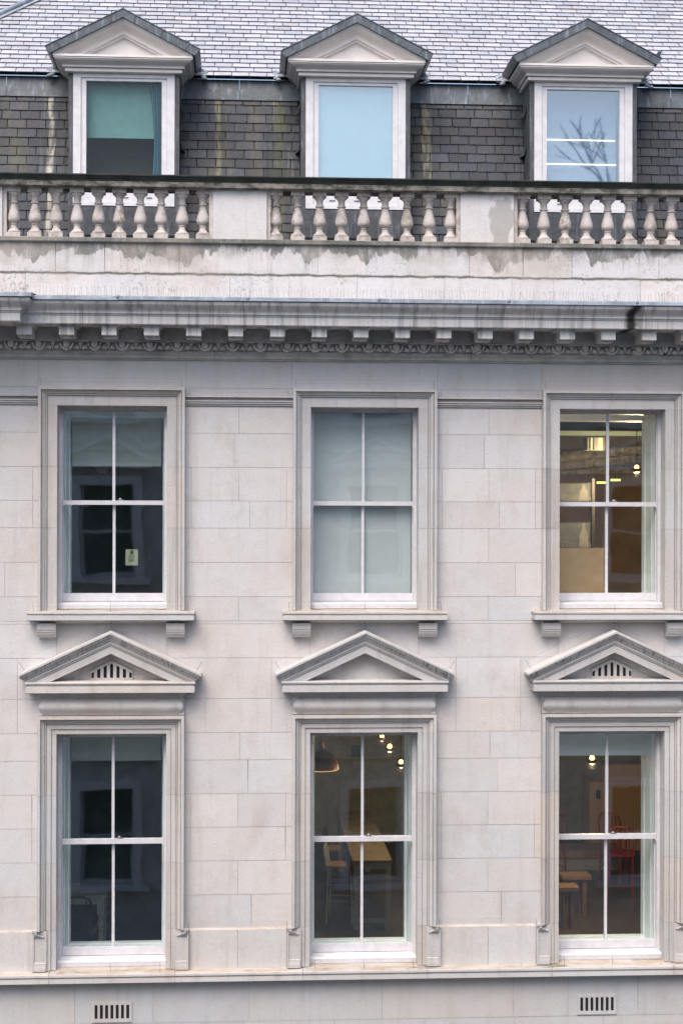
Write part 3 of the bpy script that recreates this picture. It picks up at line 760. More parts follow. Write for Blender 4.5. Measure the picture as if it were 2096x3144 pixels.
while z < 15.16:
    P = (lambda z0: lambda s_, l: (ms(z0 + s_ / L_) - l, z0 + s_ / L_ - l * .18))(z)
    gg = min(g, 15.16 - z)
    xx = XL - (.114 if row % 2 else 0) + rnd.uniform(-.012, .012)
    while xx < XR:
        wd = .228 + rnd.uniform(-.006, .006); spans = [(xx, xx + wd)]
        for c in XC:
            nb = []
            for a, b in spans:
                l, r_ = c - .655, c + .655
                if z > 13.32 - .0:
                    if b <= l or a >= r_: nb.append((a, b))
                    else:
                        if a < l: nb.append((a, l))
                        if b > r_: nb.append((r_, b))
                else: nb.append((a, b))
            spans = nb
        for a, b in spans:
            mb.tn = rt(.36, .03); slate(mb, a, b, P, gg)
        xx += wd
    z += g / L_; row += 1
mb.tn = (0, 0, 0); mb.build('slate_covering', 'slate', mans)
mb = MB()      # lead apron over the mansard head
js = [XL, -3.6, -2.9, -.07, 1.3, 2.75, 4.1, 5.3, 6.9, XR]
for i in range(len(js) - 1):
    mb.tn = rt(.15, .01); mb.rings([[(js[i], y, z), (js[i + 1] - .004, y, z)] for y, z in ((ms(15.165) - .022, 15.165), (ms(15.30) - .022, 15.30), (ms(15.42) - .020, 15.425), (2.3, 15.46))])
mb.build('lead_apron', 'lead', mans)
# upper roof
RY, RZ = 2.02, 15.437; ca, sa = math.cos(R(41.5)), math.sin(R(41.5))
mb = MB(); mb.face([(XL, RY + .02, RZ - .02), (XR, RY + .02, RZ - .02), (XR, RY + 4.4 * ca + .02, RZ + 4.4 * sa - .02), (XL, RY + 4.4 * ca + .02, RZ + 4.4 * sa - .02)])
upr = mb.build('upper_roof', 'felt', house)
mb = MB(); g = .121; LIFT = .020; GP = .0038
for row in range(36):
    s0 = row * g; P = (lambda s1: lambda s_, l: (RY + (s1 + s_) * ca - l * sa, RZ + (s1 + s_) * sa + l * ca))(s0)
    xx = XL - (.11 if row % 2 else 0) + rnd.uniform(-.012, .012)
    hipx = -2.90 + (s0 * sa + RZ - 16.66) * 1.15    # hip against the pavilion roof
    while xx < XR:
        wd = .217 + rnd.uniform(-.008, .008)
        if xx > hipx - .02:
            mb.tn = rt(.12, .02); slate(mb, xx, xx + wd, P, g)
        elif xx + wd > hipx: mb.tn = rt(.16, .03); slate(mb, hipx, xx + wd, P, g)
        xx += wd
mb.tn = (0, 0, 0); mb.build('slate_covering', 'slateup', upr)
mb = MB()
def rp(x, s_, l=0.0): return (x, RY + s_ * ca - l * sa, RZ + s_ * sa + l * ca)
hx = lambda s_: -2.90 + (s_ * sa + RZ - 16.66) * 1.15
mb.face([rp(hx(0) - .16, 0, .03), rp(hx(0) + .05, 0, .03), rp(hx(4.2) + .05, 4.2, .03), rp(hx(4.2) - .16, 4.2, .03)])
mb.tube(rp(hx(0) - .06, 0, .04), rp(hx(4.2) - .06, 4.2, .04), .035, 10)
mb.build('lead_hip', 'leadlight', upr)
mb = MB()
for q_ in range(40):
    s0_ = q_ * .11; mb.tn = rt(.08, .02); mb.face([rp(hx(s0_) - 1.6, s0_, .034), rp(hx(s0_) - .17, s0_, .034), rp(hx(s0_ + .11) - .17, s0_ + .112, .018), rp(hx(s0_ + .11) - 1.6, s0_ + .112, .018)])
mb.build('hip_slope', 'slateup', upr)
for x_, z_ in ((-.724, 16.01), (.589, 16.006), (2.206, 16.008), (5.281, 15.994)):
    s_ = (z_ - RZ) / sa; y_ = RY + s_ * ca; mb = MB()
    mb.tube((x_, y_ + .05, z_ - .02), (x_, y_ - .09, z_ + .015), .026, 10); mb.m = 1; mb.tube((x_, y_ - .0905, z_ + .0155), (x_, y_ - .0915, z_ + .016), .020, 10); mb.m = 0
    mb.box(x_ - .05, x_ + .05, y_ - .02, y_ + .02, z_ - .06, z_ - .02)
    mb.build('vent_pipe', ['lead', 'dark'], upr, (x_, y_, z_))
for x0_, s_ in ((XC[0] + .93, 1), (XC[1] - .93, -1), (XC[1] + .90, 1), (XC[2] - .93, -1), (XC[0] - .93, -1), (XC[2] + .93, 1)):   # mortar fillets at the valleys
    mb = MB(); 
    for k in range(7):
        mb.ball(x0_ + rnd.uniform(-.035, .035), RY - .02 + k * .02, RZ - .03 + k * .022, .035, .03, .022, 7, 5)
    mb.build('mortar_fillet', 'leadlight', upr)

# --- dormers
DY = 1.55
def dormer(x, wm):
    mb = MB()
    mb.box(x - .655, x - .599, DY, 2.6, 13.40, 15.34); mb.box(x + .599, x + .655, DY, 2.6, 13.40, 15.34)
    mb.box(x - .599, x + .599, DY + .03, DY + .08, 13.30, 13.745)
    mb.rings([[(x - .66, DY + .03, 13.742), (x + .66, DY + .03, 13.742)], [(x - .66, DY - .005, 13.735), (x + .66, DY - .005, 13.735)], [(x - .66, DY, 13.40), (x + .66, DY, 13.40)], [(x - .68, DY + .07, 13.30), (x + .68, DY + .07, 13.30)], [(x - .68, ms(13.24) - .03, 13.24), (x + .68, ms(13.24) - .03, 13.24)]])
    for s_ in (-1, 1):      # lead clips lifting off the cheeks
        for zz in (14.98, 14.50):
            xs_ = x + s_ * .656; mb.face([(xs_, 1.78, zz + .10), (xs_, 1.9, zz + .10), (xs_ + s_ * .07, 1.98, zz - .02)])
            mb.face([(xs_, 1.78, zz + .10), (xs_ + s_ * .07, 1.98, zz - .02), (xs_ + s_ * .02, 1.8, zz - .01)])
    d = mb.build('dormer', 'leaddark', house, (x, DY, 13.4))
    mb = MB()       # window frame
    mb.box(x - .599, x - .508, DY - .012, DY + .08, 13.745, 15.345); mb.box(x + .508, x + .599, DY - .012, DY + .08, 13.745, 15.345)
    mb.box(x - .508, x + .508, DY - .012, DY + .08, 15.268, 15.345); mb.box(x - .508, x + .508, DY - .012, DY + .08, 13.745, 13.79)
    f = mb.build('dormer_window', 'white', d)
    mb = MB(); mb.box(x - .506, x - .446, DY + .004, DY + .06, 13.792, 15.266); mb.box(x + .446, x + .506, DY + .004, DY + .06, 13.792, 15.266)
    mb.box(x - .446, x + .446, DY + .004, DY + .06, 15.232, 15.266); mb.box(x - .446, x + .446, DY + .004, DY + .06, 13.792, 13.90)
    mb.m = 1
    for s_ in (-.28, .02, .30): mb.box(x + s_ - .035, x + s_ + .035, DY - .004, DY + .003, 13.842, 13.852)
    mb.build('casement', ['white', 'steel'], f)
    mb = MB(); mb.box(x - .450, x + .450, DY + .030, DY + .034, 13.896, 15.236); mb.build('pane', 'glassdull' if wm == 0 else 'glassroof', f)
    mb = MB()       # inner reveal and the attic behind
    mb.rings([[(x - .45, DY + .062, 13.88), (x - .45, DY + .062, 15.24), (x + .45, DY + .062, 15.24), (x + .45, DY + .062, 13.88)], [(x - .49, DY + .3, 13.88), (x - .49, DY + .3, 15.28), (x + .49, DY + .3, 15.28), (x + .49, DY + .3, 13.88)],
              [(x - .62, 3.9, 13.6), (x - .62, 3.9, 15.30), (x + .62, 3.9, 15.30), (x + .62, 3.9, 13.6)]], True)
    mb.face([(x - .62, 3.9, 13.6), (x + .62, 3.9, 13.6), (x + .62, 3.9, 15.30), (x - .62, 3.9, 15.30)])
    mb.build('attic_lining', 'felt' if wm == 0 else 'skylav', d)
    # horizontal cornice, returned along the cheeks
    mb = MB()
    prof = [(.815, .20, 15.488), (.82, .20, 15.478), (.82, .20, 15.462), (.792, .172, 15.461), (.792, .172, 15.456), (.812, .192, 15.455), (.812, .192, 15.445), (.800, .185, 15.443)]
    for i in range(7):
        t = i / 6; e = (1 - math.cos(math.pi * t)) / 2; prof.append((.795 - .085 * e, .18 - .085 * e, 15.438 - .052 * t))
    prof += [(.695, .080, 15.385), (.718, .103, 15.383), (.718, .103, 15.366), (.676, .060, 15.364), (.676, .060, 15.359), (.690, .075, 15.358), (.690, .075, 15.322), (.676, .060, 15.316), (.60, -.02, 15.316)]
    mb.rings([[(x - a, 2.35, z_), (x - a, DY - d_, z_), (x + a, DY - d_, z_), (x + a, 2.35, z_)] for a, d_, z_ in prof])
    mb.face([(x - .815, DY - .20, 15.488), (x + .815, DY - .20, 15.488), (x + .815, DY, 15.490), (x - .815, DY, 15.490)])
    mb.build('dormer_cornice', 'cream', d)
    # raking mouldings and tympanum
    mb = MB(); T = .517; za = 15.925
    prof = [(.20, .0), (.20, .014), (.192, .018), (.192, .030), (.185, .034)]
    for i in range(7):
        t = i / 6; e = (1 - math.cos(math.pi * t)) / 2; prof.append((.182 - .09 * e, .038 + .085 * t))
    prof += [(.090, .13), (.090, .158), (.065, .162), (.065, .185), (.02, .188)]
    def ring(d_, v):
        lim = (za - v - 15.4885) / T
        w_ = min(lim, .815)
        return [(x - w_, DY - d_, za - v - T * w_), (x, DY - d_, za - v), (x + w_, DY - d_, za - v - T * w_)]
    mb.rings([ring(d_, v) for d_, v in prof])
    mb.face([(x - .52, DY - .021, 15.489), (x + .52, DY - .021, 15.489), (x, DY - .021, 15.758)])
    mb.build('tympanum', 'cream', d)
    # lead roof
    mb = MB(); yf, yb = DY - .235, 3.2; T = .505
    def rl(y, dz=0): return [(x - .905, y, 15.560 + dz), (x, y, 16.020 + dz), (x + .905, y, 15.560 + dz)]
    top = rl(yf); topb = rl(yb)
    low = [(x - .845, yf, 15.487), (x, yf, 15.922), (x + .845, yf, 15.487)]; lowb = [(a, yb, c_) for a, b_, c_ in low]
    mb.rings([low, top, topb]); mb.face([low[0], top[0], topb[0], lowb[0]]); mb.face([low[2], top[2], topb[2], lowb[2]])
    mb.rings([low, lowb])
    for s_ in (-1, 1):
        for t in (.16, .52, .86):
            p0 = (x + s_ * .905 * t, 16.022 - .460 * t)
            mb.tube((p0[0], yf - .004, p0[1] - .002), (p0[0], yb, p0[1]), .012, 6)
            mb.tube((p0[0], yf - .004, p0[1]), (x + s_ * .845 * t, yf - .004, 15.924 - .435 * t), .006, 5)
        mb.tube((x, yf - .002, 16.022), (x + s_ * .905, yf - .002, 15.562), .007, 6)
    mb.build('dormer_roof', 'lead', d)
    return f
DF = [dormer(x, i) for i, x in enumerate(XC)]
blind(DF[0], 'blindteal', XC[0], .452, 1.70, 14.585, 15.23)
blind(DF[1], 'blindblue', XC[1], .452, 1.625, 13.90, 15.23)
blind(DF[2], 'skylav', XC[2], .452, 1.78, 13.90, 15.23)  # sheet added behind the pane to carry its sky reflection as colour
mb = MB()      # curtain at the right of the first dormer
for k in range(26):
    a = k / 25.; b = (k + 1) / 25.
    f_ = lambda t, z: (XC[0] + .30 + .15 * t + .05 * math.sin((z - 13.9) * 2.4) * (1 - t), 1.655 + .018 * math.sin(t * 34))
    zs_ = [13.9 + .11 * i for i in range(13)]
    for z0_, z1_ in zip(zs_[:-1], zs_[1:]):
        p, q_, r_, u_ = f_(a, z0_), f_(b, z0_), f_(b, z1_), f_(a, z1_)
        mb.face([(p[0], p[1], z0_), (q_[0], q_[1], z0_), (r_[0], r_[1], z1_), (u_[0], u_[1], z1_)], True)
mb.build('curtain', 'curtain', DF[0])
for nm, z_ in (('upper', 14.668), ('lower', 14.372)):  # glowing tubes added to imitate the light streaks across this pane
    x0_, x1_ = XC[2] - .435, XC[2] + (.440 if nm == 'upper' else .455) - .01
    mb = MB(); mb.tube((x0_, 1.735, z_), (x1_, 1.735, z_ - .002), .0075, 8)
    o = mb.build('streak_tube', 'tube', None, ((x0_ + x1_) / 2, 1.735, z_))
    tag(o, 'thin glowing warm white tube added for a light streak across the right dormer pane, the %s of two' % nm, 'lamp', 'added streak tubes in the right dormer')

# ------------------------------------------------------------------ bird deterrents on the ledges
segs = [(XL + 2.2, -2.24, -.88, 12.36, 'on the projecting left corner'), (-2.19, -1.34, -.71, 12.356, 'just right of the corner'), (-1.32, .03, -.71, 12.356, 'below the left balusters'),
        (.045, 1.40, -.71, 12.356, 'under the left half of the middle balusters'), (1.42, 2.79, -.71, 12.356, 'under the right half of the middle balusters'), (2.81, 4.16, -.71, 12.356, 'ending at the black drip stain'), (4.19, 5.5, -.71, 12.356, 'right of the black drip stain')]
for a, b, y_, z_, where in segs:
    mb = MB(); x_ = a + .01
    while x_ < b:
        ln = rnd.uniform(.085, .112); lean = rnd.gauss(0, .012); mb.tube((x_, y_ + rnd.uniform(0, .02), z_), (x_ + lean, y_ + rnd.gauss(.01, .012), z_ + ln), .0013, 3)
        x_ += rnd.choice((.022, .035, .035, .05))
    mb.box(a, b, y_ - .003, y_ + .03, z_ - .003, z_ + .002)
    tag(mb.build('bird_spike_strip', 'steel', None, ((a + b) / 2, y_, z_)), 'thin bird spikes on the cornice lead, ' + where, 'bird spikes', 'bird spikes along the cornice')
def wires(x0, x1, y, z0, h, label, mid=True):
    mb = MB()
    ps = [x0, (x0 + x1) / 2, x1] if mid else [x0, x1]
    for p_ in ps: mb.tube((p_ + rnd.uniform(-.004, .004), y, z0), (p_ - .004, y + .004, z0 + h), .0019, 5)
    for hh in (h * .98, h * .55): mb.tube((x0, y + .002, z0 + hh), (x1, y + .002, z0 + hh), .0006, 3)
    tag(mb.build('bird_wire', 'steel', None, (x0, y, z0)), label, 'bird wire', 'bird wires along the ledges')
WN = ['left', 'middle', 'right']
for i, x in enumerate(XC):
    wires(x - .83, x + .83, -.17, 9.012, .105, 'bird wire on thin posts along the upper %s window sill' % WN[i])
    wires(x - .54, x + .54, -.09, 5.088, .10, 'bird wire on thin posts along the ledge of the lower %s window' % WN[i])
    wires(x - .76, x + .76, -.085, 11.458, .092, 'bird wire above the head of the upper %s window' % WN[i], False)
    mb = MB()       # wires up the pediment slopes
    for s_ in (-1, 1):
        a, b = Vector((x + s_ * .93, -.12, 8.375)), Vector((x + s_ * .985, -.15, 8.47))
        mb.tube(a, b, .002, 5); t_ = Vector((x + s_ * .01, -.12, 8.93)); mb.tube(b, t_, .0006, 3)
    mb.tube((x, -.12, 8.80), (x, -.12, 8.93), .0022, 5)
    for dz_ in (.0, -.045):
        for s_ in (-1, 1): mb.tube((x, -.12, 8.932 + dz_), (x + s_ * .065, -.12, 8.895 + dz_), .0018, 4)
    tag(mb.build('bird_wire', 'steel', None, (x, -.12, 8.8)), 'bird wires rising to a forked post on the %s pediment peak' % WN[i], 'bird wire', 'bird wires along the ledges')
for i, (a, b) in enumerate(((XC[0] + .84, XC[1] - .84), (XC[1] + .84, XC[2] - .84))):
    wires(a, b, -.05, 11.37, .07, 'bird wire on the moulding between the upper %s and %s windows' % (WN[i], WN[i + 1]), False)
    wires(a, b, -.02, 5.53, .07, 'bird wire on the low ledge between the lower %s and %s windows' % (WN[i], WN[i + 1]), False)

# ------------------------------------------------------------------ what stands in the rooms
def pendant(px, py, Y, r, label, power=7, drop=.9, ceil=7.94):
    x, z = at(px, py, Y); t = empty('pendant_lamp', (x, Y, z)); tag(t, label, 'lamp', 'globe pendant lamps')
    mb = MB(); n = 16
    mb.rings([[(x + r * math.sin(a) * math.cos(6.2832 * k / n), Y + r * math.sin(a) * math.sin(6.2832 * k / n), z + r * math.cos(a)) for k in range(n)] for a in [R(v) for v in (38, 50, 62, 74, 86, 94)]], True, True)
    mb.build('glass_globe', 'amber', t)
    mb = MB(); mb.rings([[(x + r * math.sin(a) * math.cos(6.2832 * k / n), Y + r * math.sin(a) * math.sin(6.2832 * k / n), z + r * math.cos(a)) for k in range(n)] for a in [R(v) for v in (94, 110, 130, 150, 165, 178)]], True, True)
    mb.build('mirror_bowl', 'bowl', t)
    mb = MB(); mb.ball(x, Y, z + r * .15, r * .42, r * .42, r * .45, 10, 8); mb.build('bulb', 'bulb', t)
    mb = MB(); mb.tube((x, Y, z + r * .75), (x, Y, z + r * 1.1), r * .25, 8); mb.tube((x, Y, z + r), (x, Y, min(ceil, z + drop)), .006, 5); mb.build('stem', 'blackm', t)
    ld = bpy.data.lights.new('pendant_light', 'POINT'); ld.energy = power; ld.color = (1, .66, .34); ld.shadow_soft_size = 0
    lo = bpy.data.objects.new('pendant_light', ld); COL.objects.link(lo); lo.parent = t; lo.location = (0, 0, -r * 1.35)
pendant(950 + 792 / 3.565, 2240 + 80 / 3.565, 5.2, .070, 'glowing amber globe lamp cut by the top edge of the lower middle window', 14)
pendant(950 + 877 / 3.565, 2240 + 195 / 3.565, 5, .075, 'glowing amber globe lamp, middle of the three in the lower middle window', 11)
pendant(950 + 1000 / 3.565, 2240 + 365 / 3.565, 4, .071, 'glowing amber globe lamp, lowest of the three in the lower middle window', 11)
pendant(1700 + 410 / 3.51, 2230 + 352 / 3.51, 3.6, .078, 'amber globe lamp hanging in the lower right window', 60)
pendant(1700 + 995 / 3.92, 1240 + 772 / 3.92, 2.5, .066, 'amber globe lamp on a black rod in the upper right window', 100, .75, 11.5)
# copper dome
x, z = at(950 + 125 / 3.565, 2240 + 435 / 3.565, 2.6)
t = empty('dome_lamp', (x, 2.6, z)); tag(t, 'brown copper dome lamp hanging at the left of the lower middle window', 'lamp')
mb = MB(); r = .225
mb.rings([[(x + rr_ * math.cos(6.2832 * k / 24), 2.6 + rr_ * math.sin(6.2832 * k / 24), z + h_) for k in range(24)] for rr_, h_ in ((r, 0), (r * .98, .03), (r * .9, .10), (r * .7, .18), (r * .4, .235), (.04, .26), (.03, .34))], True, True)
mb.build('shade', 'copper', t)
mb = MB(); mb.tube((x, 2.6, z + .34), (x, 2.6, 7.94), .006, 5); mb.build('cord', 'blackm', t)
mb = MB()
mb.rings([[(x + rr_ * math.cos(6.2832 * k / 24), 2.6 + rr_ * math.sin(6.2832 * k / 24), z - .002 + h_) for k in range(24)] for rr_, h_ in ((r, 0), (r, .006))], True, True)
mb.build('lit_rim', 'rim', t)
# white lamp in the upper left room
x, z = at(700 / 2.24, 1150 + 652 / 2.24, 2.5)
t = empty('ceiling_lamp', (x, 2.5, z)); tag(t, 'unlit pale bowl lamp in the dark upper left window, just below the blind', 'lamp')
mb = MB(); mb.ball(x, 2.5, z, .082, .082, .05, 16, 8); mb.build('bowl', 'whitetable', t)
mb = MB(); mb.tube((x, 2.5, z + .04), (x, 2.5, 11.59), .008, 5); mb.tube((x, 2.5, z - .05), (x + .01, 2.5, z - .075), .008, 5); mb.build('stem', 'blackm', t)

def table(name, label, x0, x1, y0, y1, zf, zt, tm, lm, leg=.05, stretcher=False):
    t = empty(name, ((x0 + x1) / 2, (y0 + y1) / 2, zf)); tag(t, label, 'table')
    mb = MB(); mb.box(x0, x1, y0, y1, zt - .035, zt); mb.build('tabletop', tm, t)
    mb = MB(); mb.box(x0 + .02, x1 - .02, y0 + .02, y0 + .04, zt - .12, zt - .036); mb.box(x0 + .02, x1 - .02, y1 - .04, y1 - .02, zt - .12, zt - .036)
    mb.box(x0 + .02, x0 + .04, y0 + .041, y1 - .041, zt - .12, zt - .036); mb.box(x1 - .04, x1 - .02, y0 + .041, y1 - .041, zt - .12, zt - .036); mb.build('apron', lm, t)
    for a in (x0 + .015, x1 - .015 - leg):
        for b in (y0 + .015, y1 - .015 - leg):
            mb = MB(); mb.box(a, a + leg, b, b + leg, zf, zt - .036); mb.build('leg', lm, t)
    if stretcher:
        mb = MB(); mb.box(x0 + .015 + leg, x1 - .015 - leg, y0 + .02, y0 + .06, zf + .10, zf + .15); mb.build('stretcher', lm, t)
    return t
table('long_table', 'long narrow wooden table with grey legs behind the lower middle window', 1.475, 2.01, 4.0, 7.7, 4.45, 5.398, 'tabletop', 'greypaint', .07, True)
# turned-leg table in the lower left room
tx0, tx1, ty, tz = -2.75, -1.70, 2.45, 5.330
t = empty('side_table', ((tx0 + tx1) / 2, ty + .35, 4.55)); tag(t, 'white painted table with turned legs behind the lower left window', 'table')
mb = MB(); mb.box(tx0, tx1, ty, ty + .7, tz - .025, tz); mb.build('tabletop', 'whitetable', t)
mb = MB(); mb.box(tx0 + .07, tx1 - .12, ty + .03, ty + .05, tz - .115, tz - .026); mb.build('apron', 'whitetable', t)
for lx in (tx1 - .075, tx0 + .075):
    for ly in (ty + .07, ty + .62):
        mb = MB(); mb.box(lx - .045, lx + .045, ly - .045, ly + .045, tz - .25, tz - .026)
        mb.lathe([(.045, tz - .25), (.03, tz - .262), (.042, tz - .275), (.028, tz - .29), (.030, tz - .31), (.043, tz - .36), (.042, tz - .39), (.024, tz - .43), (.040, tz - .445), (.024, tz - .46), (.038, tz - .52), (.030, tz - .60), (.020, tz - .72), (.03, tz - .75), (.02, 4.551)], lx, ly, 14)
        mb.build('leg', 'whitetable', t)

def chair(name, label, x, y, zf, rot, mat, seat=.45, wd=.42, back=.42, spind=4, grp=None, mat2=None):
    t = empty(name, (x, y, zf)); tag(t, label, 'chair', grp); t.rotation_euler.z = rot
    h = wd / 2; m2 = mat2 or mat; q_ = Vector((x, y, zf))
    def P_(a, b, c): return (x + a, y + b, zf + c)
    mb = MB(); mb.box(x - h, x + h, y - h, y + h, zf + seat - .03, zf + seat); mb.build('seat', mat, t)
    for a, b in ((-1, -1), (1, -1), (-1, 1), (1, 1)):
        mb = MB(); mb.tube(P_(a * h * .85, b * h * .85, seat - .03), P_(a * h, b * h, 0), .016, 7, .013); mb.build('leg', m2, t)
    mb = MB(); pts = [(-h * .95, seat), (-h * .98, seat + back * .6), (-h * .8, seat + back * .9), (-h * .45, seat + back), (h * .45, seat + back), (h * .8, seat + back * .9), (h * .98, seat + back * .6), (h * .95, seat)]
    for (a, c), (a2, c2) in zip(pts[:-1], pts[1:]): mb.tube(P_(a, h + (c - seat) * .15, c), P_(a2, h + (c2 - seat) * .15, c2), .014, 7)
    for k in range(spind):
        a = -h * .6 + h * 1.2 * k / max(1, spind - 1); mb.tube(P_(a, h, seat), P_(a * .9, h + back * .15, seat + back - .01), .009, 6)
    mb.build('backrest', m2, t)
    mb = MB()
    for a in (-1, 1): mb.tube(P_(a * h * .93, -h * .93, seat * .4), P_(a * h * .93, h * .93, seat * .4), .010, 6)
    mb.tube(P_(-h * .93, -h * .93, seat * .32), P_(h * .93, -h * .93, seat * .32), .010, 6); mb.build('stretcher', m2, t)
    return t
x, z = at(950 + 290 / 3.565, 2240 + 1150 / 3.565, 5.6)
chair('bar_stool', 'tan wooden stool with a low back at the left side of the long table', x + .05, 5.6, 4.45, R(80), 'wood', .80, .36, .28, 4, 'stools in the lower rooms', 'blackm')
x, z = at(950 + 320 / 3.565, 2240 + 1330 / 3.565, 4.6)
chair('bar_stool', 'wooden stool seen low in the lower middle window, nearer the glass', x + .02, 4.5, 4.45, R(80), 'wood', .80, .36, .26, 4, 'stools in the lower rooms', 'greypaint')
x, z = at(1700 + 640 / 3.51, 2230 + 1100 / 3.51, 6.4)
chair('red_stool', 'red metal stool with spindle back, farther of the two beside the lower right centre bar', x, 6.4, 4.45, R(150), 'red', .78, .34, .38, 4, 'red stools in the lower right room')
x, z = at(1700 + 715 / 3.51, 2230 + 1300 / 3.51, 5.1)
chair('red_stool', 'red metal stool with spindle back, nearer one below the lower right meeting rail', x, 5.1, 4.45, R(170), 'red', .80, .38, .40, 5, 'red stools in the lower right room')
x, z = at(1700 + 60 / 3.51, 2230 + 1060 / 3.51, 6.4)
chair('red_stool', 'red metal stool just showing at the left edge of the lower right window', x - .12, 6.4, 4.45, R(190), 'red', .78, .34, .36, 4, 'red stools in the lower right room')
chair('dark_chair', 'dark round-backed chair beside the white table in the lower left window', -2.02, 2.2, 4.55, R(180), 'blackm', .46, .42, .42, 2)
# benches and timber counter of the lower right room
def slab(name, label, cat, x0, x1, y0, y1, z0, z1, mat, legs=None, grp=None):
    t = empty(name, ((x0 + x1) / 2, (y0 + y1) / 2, z0)); tag(t, label, cat, grp)
    mb = MB(); mb.box(x0, x1, y0, y1, z1 - .05, z1); mb.build('top', mat, t)
    for a in (x0 + .06, x1 - .12):
        for b in (y0 + .03, y1 - .09):
            mb = MB(); mb.box(a, a + .06, b, b + .06, 4.45, z1 - .051); mb.build('leg', 'wood', t)
    return t
a_ = at(1700 + 95 / 3.51, 2230 + 1620 / 3.51, 4.6); b_ = at(1700 + 405 / 3.51, 2230 + 1660 / 3.51, 4.6)
slab('bench', 'wooden bench top, upper of the two brown strips in the lower right window', 'bench', a_[0], b_[0], 4.6, 4.9, 4.45, a_[1], 'wood', grp='benches in the lower right room')
a_ = at(1700 + 65 / 3.51, 2230 + 1745 / 3.51, 3.9); b_ = at(1700 + 275 / 3.51, 2230 + 1785 / 3.51, 3.9)
slab('bench', 'shorter wooden bench top, lower of the two brown strips in the lower right window', 'bench', a_[0], b_[0], 3.9, 4.2, 4.45, a_[1], 'wood', grp='benches in the lower right room')
# timber cupboard with a panelled door
a_ = at(1700 + 385 / 3.51, 2230 + 600 / 3.51, 9.0); b_ = at(1700 + 1100 / 3.51, 2230 + 1210 / 3.51, 9.0)
t = empty('timber_cupboard', ((a_[0] + b_[0]) / 2, 9.0, 4.45)); tag(t, 'tall warm brown panelled cupboard at the back of the lower right room', 'cupboard')
mb = MB(); mb.box(a_[0], b_[0], 9.0, 9.5, 4.45, a_[1]); mb.box(a_[0] + .25, b_[0], 9.05, 9.5, a_[1] + .001, a_[1] + .28); mb.build('carcass', 'board', t)
mb = MB(); dx0, dx1 = a_[0] + .95, b_[0] - .05
for x0_, x1_, z0_, z1_ in ((dx0, dx1, a_[1] - .42, a_[1] - .30), (dx0, dx0 + .12, 4.6, a_[1] - .421), (dx1 - .12, dx1, 4.6, a_[1] - .421), (dx0 + .121, dx1 - .121, 5.1, 5.2)): mb.box(x0_, x1_, 8.965, 8.998, z0_, z1_)
mb.build('door_frame', 'board', t)
cp0, cp1 = at(1700 + 455 / 3.51, 2230 + 690 / 3.51, 8.98), at(1700 + 500 / 3.51, 2230 + 785 / 3.51, 8.98)
mb = MB(); mb.box(cp0[0], cp1[0], 8.98, 8.998, cp1[1], cp0[1]); mb.build('control_panel', 'blackm', t)
# grey counter
mb = MB(); a_ = at(1700 + 90 / 3.51, 2230 + 1345 / 3.51, 7.5); b_ = at(1700 + 620 / 3.51, 2230 + 1420 / 3.51, 7.5)
t = empty('counter', ((a_[0] + b_[0]) / 2, 7.5, 4.45)); tag(t, 'low counter with brown timber edge across the lower right room', 'counter')
mb.box(a_[0] - .5, b_[0] + .2, 7.5, 8.1, b_[1], a_[1]); mb.build('counter_top', 'wood', t)
mb = MB(); mb.box(a_[0] - .45, b_[0] + .15, 7.55, 8.05, 4.45, b_[1] - .001); mb.build('counter_front', 'greypaint', t)

# upper right room: board, posters, ducts, tube lamps
a_ = at(1700 + 40 / 3.92, 1240 + 1735 / 3.92, .80); b_ = at(1700 + 600 / 3.92, 1240 + 2290 / 3.92, .80)
mb = MB(); mb.box(a_[0] - .02, b_[0], .80, .812, 9.0, a_[1])
tag(mb.build('board', 'board', None, (a_[0], .8, 9.0)), 'plain brown board leaning inside the upper right window, lower left pane', 'board')
def poster(px0, py0, px1, py1, Y, which):
    a_ = at(px0, py0, Y); b_ = at(px1, py1, Y); x0, x1, z1, z0 = a_[0], b_[0], a_[1], b_[1]
    t = empty('poster', ((x0 + x1) / 2, Y, z0)); tag(t, 'dim blue-grey soft drink poster in the upper right window, %s of the two' % which, 'poster', 'drink posters in the upper right room')
    mb = MB(); mb.box(x0, x1, Y, Y + .01, z0, z1); mb.build('sheet', 'posterblue', t)
    mb = MB(); f_ = .012; mb.box(x0 - f_, x1 + f_, Y - .006, Y + .012, z1, z1 + f_); mb.box(x1, x1 + f_, Y - .006, Y + .012, z0, z1); mb.build('frame', 'blackm', t)
    cx = x0 + (x1 - x0) * .80; h = z1 - z0; mb = MB()
    pr = [(.16, .02), (.17, .18), (.13, .30), (.155, .45), (.12, .60), (.055, .74), (.045, .90), (.05, .96)]
    s_ = (x1 - x0) * .95
    pts = [(cx + r_ * s_, z0 + h * v) for r_, v in pr] + [(cx - r_ * s_, z0 + h * v) for r_, v in pr[::-1]]
    mb.prism([(min(p[0], x1 - .002), p[1]) for p in pts][::-1], Y - .003, Y - .0005); mb.build('bottle_print', 'posterpale', t)
    cu = bpy.data.curves.new('txt', 'FONT'); cu.body = 'Coca-Cola'; cu.size = (x1 - x0) * .25; cu.shear = .35; cu.extrude = .0005; cu.space_character = .88
    to = bpy.data.objects.new('tmp_text', cu); COL.objects.link(to); bpy.context.view_layer.update()
    me = bpy.data.meshes.new_from_object(to.evaluated_get(bpy.context.evaluated_depsgraph_get())); bpy.data.objects.remove(to)
    lo = bpy.data.objects.new('lettering', me); COL.objects.link(lo); me.materials.clear(); me.materials.append(M['posterpale']); lo.parent = t
    lo.rotation_euler = (R(90), 0, 0); lo.location = Vector((x0 + (x1 - x0) * .06, Y - .006, z0 + h * .05)) - WO[t.name]
